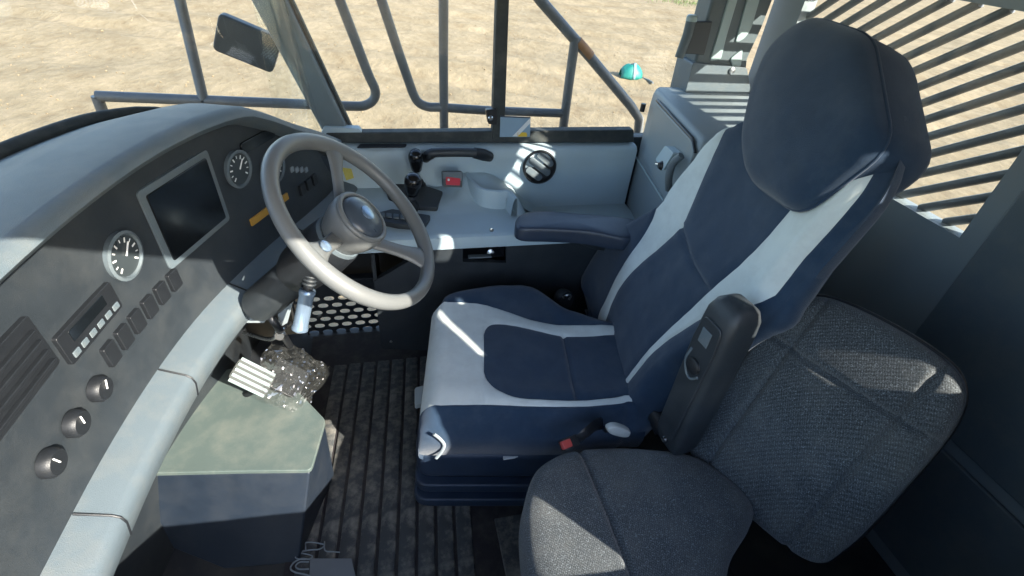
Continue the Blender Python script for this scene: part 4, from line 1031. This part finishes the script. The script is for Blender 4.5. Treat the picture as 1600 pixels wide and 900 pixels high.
# left armrest (near side), folded up
def arm_up():
    Yn = .655
    bt = PY(1053, 690, Yn); tpp = PY(1156, 470, Yn); ax = (tpp - bt); L = ax.length; ax.normalize()
    front = Vector((-.92, -.12, .1)); front = (front - ax * front.dot(ax)).normalized(); side = ax.cross(front)
    if side.y > 0: side = -side                     # towards the camera's side
    prof = [(0, .038, .030), (.03, .044, .040), (.15, .045, .044), (.30, .045, .046), (.40, .045, .046), (.445, .043, .043), (.468, .036, .034), (.48, .022, .018)]
    rows = []; n = 28
    for (s, ws_, wf) in prof:
        c = bt + ax * (s * L / .48) + side * .0
        rows.append([c + side * ws_ * (abs(math.cos(t)) ** .45) * math.copysign(1, math.cos(t)) + front * wf * (abs(math.sin(t)) ** .45) * math.copysign(1, math.sin(t)) for t in [2 * math.pi * i / n for i in range(n)]])
    vs = [p for r in rows for p in r]; fs = []
    for i in range(len(rows) - 1):
        for k in range(n): fs.append((i * n + k, i * n + (k + 1) % n, (i + 1) * n + (k + 1) % n, (i + 1) * n + k))
    fs += [tuple(range(n)), tuple(range((len(rows) - 1) * n, len(rows) * n))]
    a = mesh('armrest', vs, fs, 'dark_plastic', os_, smooth=50, label='near armrest folded up')
    def P(s, x, h=0): return bt + ax * (s * L / .48) + side * x + front * (.044 + h)
    prism('cover', rounded([P(.05, -.03), P(.05, .028), P(.37, .034), P(.43, .028), P(.43, -.026), P(.37, -.034)], .015), front * .005, 'dark_plastic', a, bevel=.003)
    lathe('tilt_knob', [(.020, 0), (.019, .006), (.014, .009)], P(.30, .0, .004), front, 'black_plastic', a, n=22)
    tube('moulded_ring', catmull([P(.335, -.022, .006), P(.30, -.026, .006), P(.27, -.012, .006), P(.265, .006, .006), P(.285, .022, .006)], 5), .003, 'hood_grey', a, sides=8)
    prism('label_plate', [P(.365, -.016, .005), P(.365, .012, .005), P(.405, .012, .005), P(.405, -.016, .005)], front * .002, 'hood_grey', a, bevel=.001)
    lathe('pivot', [(.026, -.04), (.028, .0), (.024, .02)], bt + ax * .01 + Vector((.0, .05, -.015)), side, 'black_plastic', a, n=20)
    lathe('bolt', [(.008, 0), (.007, .005)], P(.035, .004, .0), front, 'metal', a, n=12)
    tube('bracket', [bt + Vector((0, .05, -.03)), bt + Vector((.0, .16, -.02))], .02, 'black_plastic', a, sides=12)
arm_up()
# recliner handle and belt
rh = thing('recliner_handle', 'pale grey recliner handle beside the trainer seat', 'handle', PY(962, 668, .69))
cushion('grip', catmull([PY(944, 664, .685), PY(956, 659, .685), PY(974, 664, .685), PY(981, 670, .685), PY(974, 677, .685), PY(950, 672, .685)], 4, closed=True), (0, -1, .2), .018, .008, .003, 'light_lever', rh, rings=3)
tube('shaft', [PY(950, 668, .685), PY(946, 672, .76)], .008, 'black_plastic', rh, sides=10)
bu = thing('seat_belt_buckle', 'black belt buckle with red button between the seats', 'buckle', PY(892, 690, .68))
bc = PY(891, 691, .685); bx = (PY(908, 678, .70) - PY(878, 690, .68)).normalized()
bs_ = Vector((0, -.5, .85)); bs_ = (bs_ - bx * bs_.dot(bx)).normalized(); bn_ = bx.cross(bs_)
prism('body', rounded([bc - bx * .022 - bn_ * .014, bc + bx * .026 - bn_ * .014, bc + bx * .026 + bn_ * .014, bc - bx * .022 + bn_ * .014], .006), -bs_ * .022, 'black_plastic', bu, bevel=.003)
prism('red_button', rounded([bc - bx * .025 - bn_ * .010 + bs_ * .001, bc + bx * .002 - bn_ * .010 + bs_ * .001, bc + bx * .002 + bn_ * .010 + bs_ * .001, bc - bx * .025 + bn_ * .010 + bs_ * .001], .003), -bs_ * .012, 'buckle_red', bu, bevel=.002)
tube('strap', catmull([bc + bx * .028 - bs_ * .01, PY(915, 676, .70), PY(930, 664, .73), PY(940, 662, .77)], 5), .016, 'black_plastic', bu, sides=10, ell=.22)
ba = thing('belt_anchor', 'dark belt anchor in the gap between cushion and backrest', 'anchor', PZ(880, 470, .44))
an = PZ(880, 466, .47)
lathe('drum', [(.030, -.02), (.034, 0), (.030, .02)], an, (.3, -1, .3), 'black_plastic', ba, n=18)
tube('clip', catmull([an + Vector((-.012, -.02, .02)), an + Vector((.0, -.025, .034)), an + Vector((.016, -.02, .026)), an + Vector((.01, -.022, .01))], 4), .004, 'metal', ba, sides=8)

# ================================================================== TRAINER SEAT
ts = thing('trainer_seat', 'dark grey tweed trainer seat beside the operator seat', 'seat', (.5, .48, 0))
zt_ = .42
ol = [PZ(x, y, .50) for x, y in ((818, 800), (822, 760), (838, 722), (868, 700), (905, 690), (970, 687), (1040, 692), (1095, 703), (1140, 730), (1186, 775), (1180, 815), (1150, 870))] + [Vector((.56, .26, .5)), Vector((.40, .20, .5)), Vector((.26, .24, .5)), Vector((.225, .34, .5)), PZ(826, 880, .50)]
ol = [Vector((p.x, p.y, .34)) for p in ol]
sa, sb_ = PZ(905, 690, .5), PZ(985, 893, .5)
sd = (sb_ - sa).normalized(); sn_ = Vector((sd.y, -sd.x, 0))
tcp = [Vector((p.x, p.y, .425)) for p in ol]
def tdent(q):
    d = (Vector((q.x, q.y, 0)) - Vector((sa.x, sa.y, 0))).dot(sn_)
    return -.016 * math.exp(-(d / .007) ** 2) * (1 if q.z > .45 else .3) + (.006 * math.sin(q.y * 9) * math.sin(q.x * 7) if q.z > .48 else 0)
cushion('cushion', catmull(ol, 22, closed=True), (0, 0, 1), .155, .05, .012, 'tweed', ts, rings=44, dent=tdent)
# its backrest leans away from the cushion's rear edge
ta, tb = PZ(1092, 700, .50), PZ(1190, 788, .50); td = (tb - ta).normalized(); tn = Vector((-td.y, td.x, 0))
if tn.x > 0: tn = -tn
tU = (Vector((0, 0, 1)) - tn * .38).normalized(); tN = td.cross(tU)
if tN.dot(tn) < 0: tN = -tN
T0 = ta + Vector((0, 0, -.02))
def tq(a, b): return T0 + td * a + tU * b - tN * .11
bo = [(-.02, -.03), (-.045, .04), (-.045, .25), (-.035, .40), (.0, .475), (.08, .50), (.22, .50), (.30, .475), (.335, .40), (.345, .25), (.345, .06), (.31, -.03), (.14, -.05)]
def bdent(q):
    d = q - T0; a = d.dot(td); b = d.dot(tU)
    return -.012 * (math.exp(-((a - .035) / .006) ** 2) + math.exp(-((a - .265) / .006) ** 2) + math.exp(-((b - .36) / .006) ** 2)) * (1 if d.dot(tN) > -.03 else 0)
tbo = catmull([tq(a, b) for a, b in bo], 22, closed=True)
tbk = cushion('backrest', tbo, tN, .11, .04, .02, 'tweed', ts, rings=44, dent=bdent)
tce = sum(tbo, Vector()) / len(tbo)
tube('piping', [tce + (p - tce) * 1.0 + tN * .062 for p in tbo[::3]], .0045, 'black_plastic', tbk, closed=True, sides=8)
box('pedestal', (.34, .30, .002), (.70, .60, .30), 'black_plastic', ts, bevel=.02)
box('seat_pan', (.30, .27, .302), (.74, .62, .338), 'black_plastic', ts, bevel=.01)

# final tidy
for o in bpy.data.objects:
    if o.type == 'MESH' and not o.data.materials: o.data.materials.append(MATS['dark_plastic'])
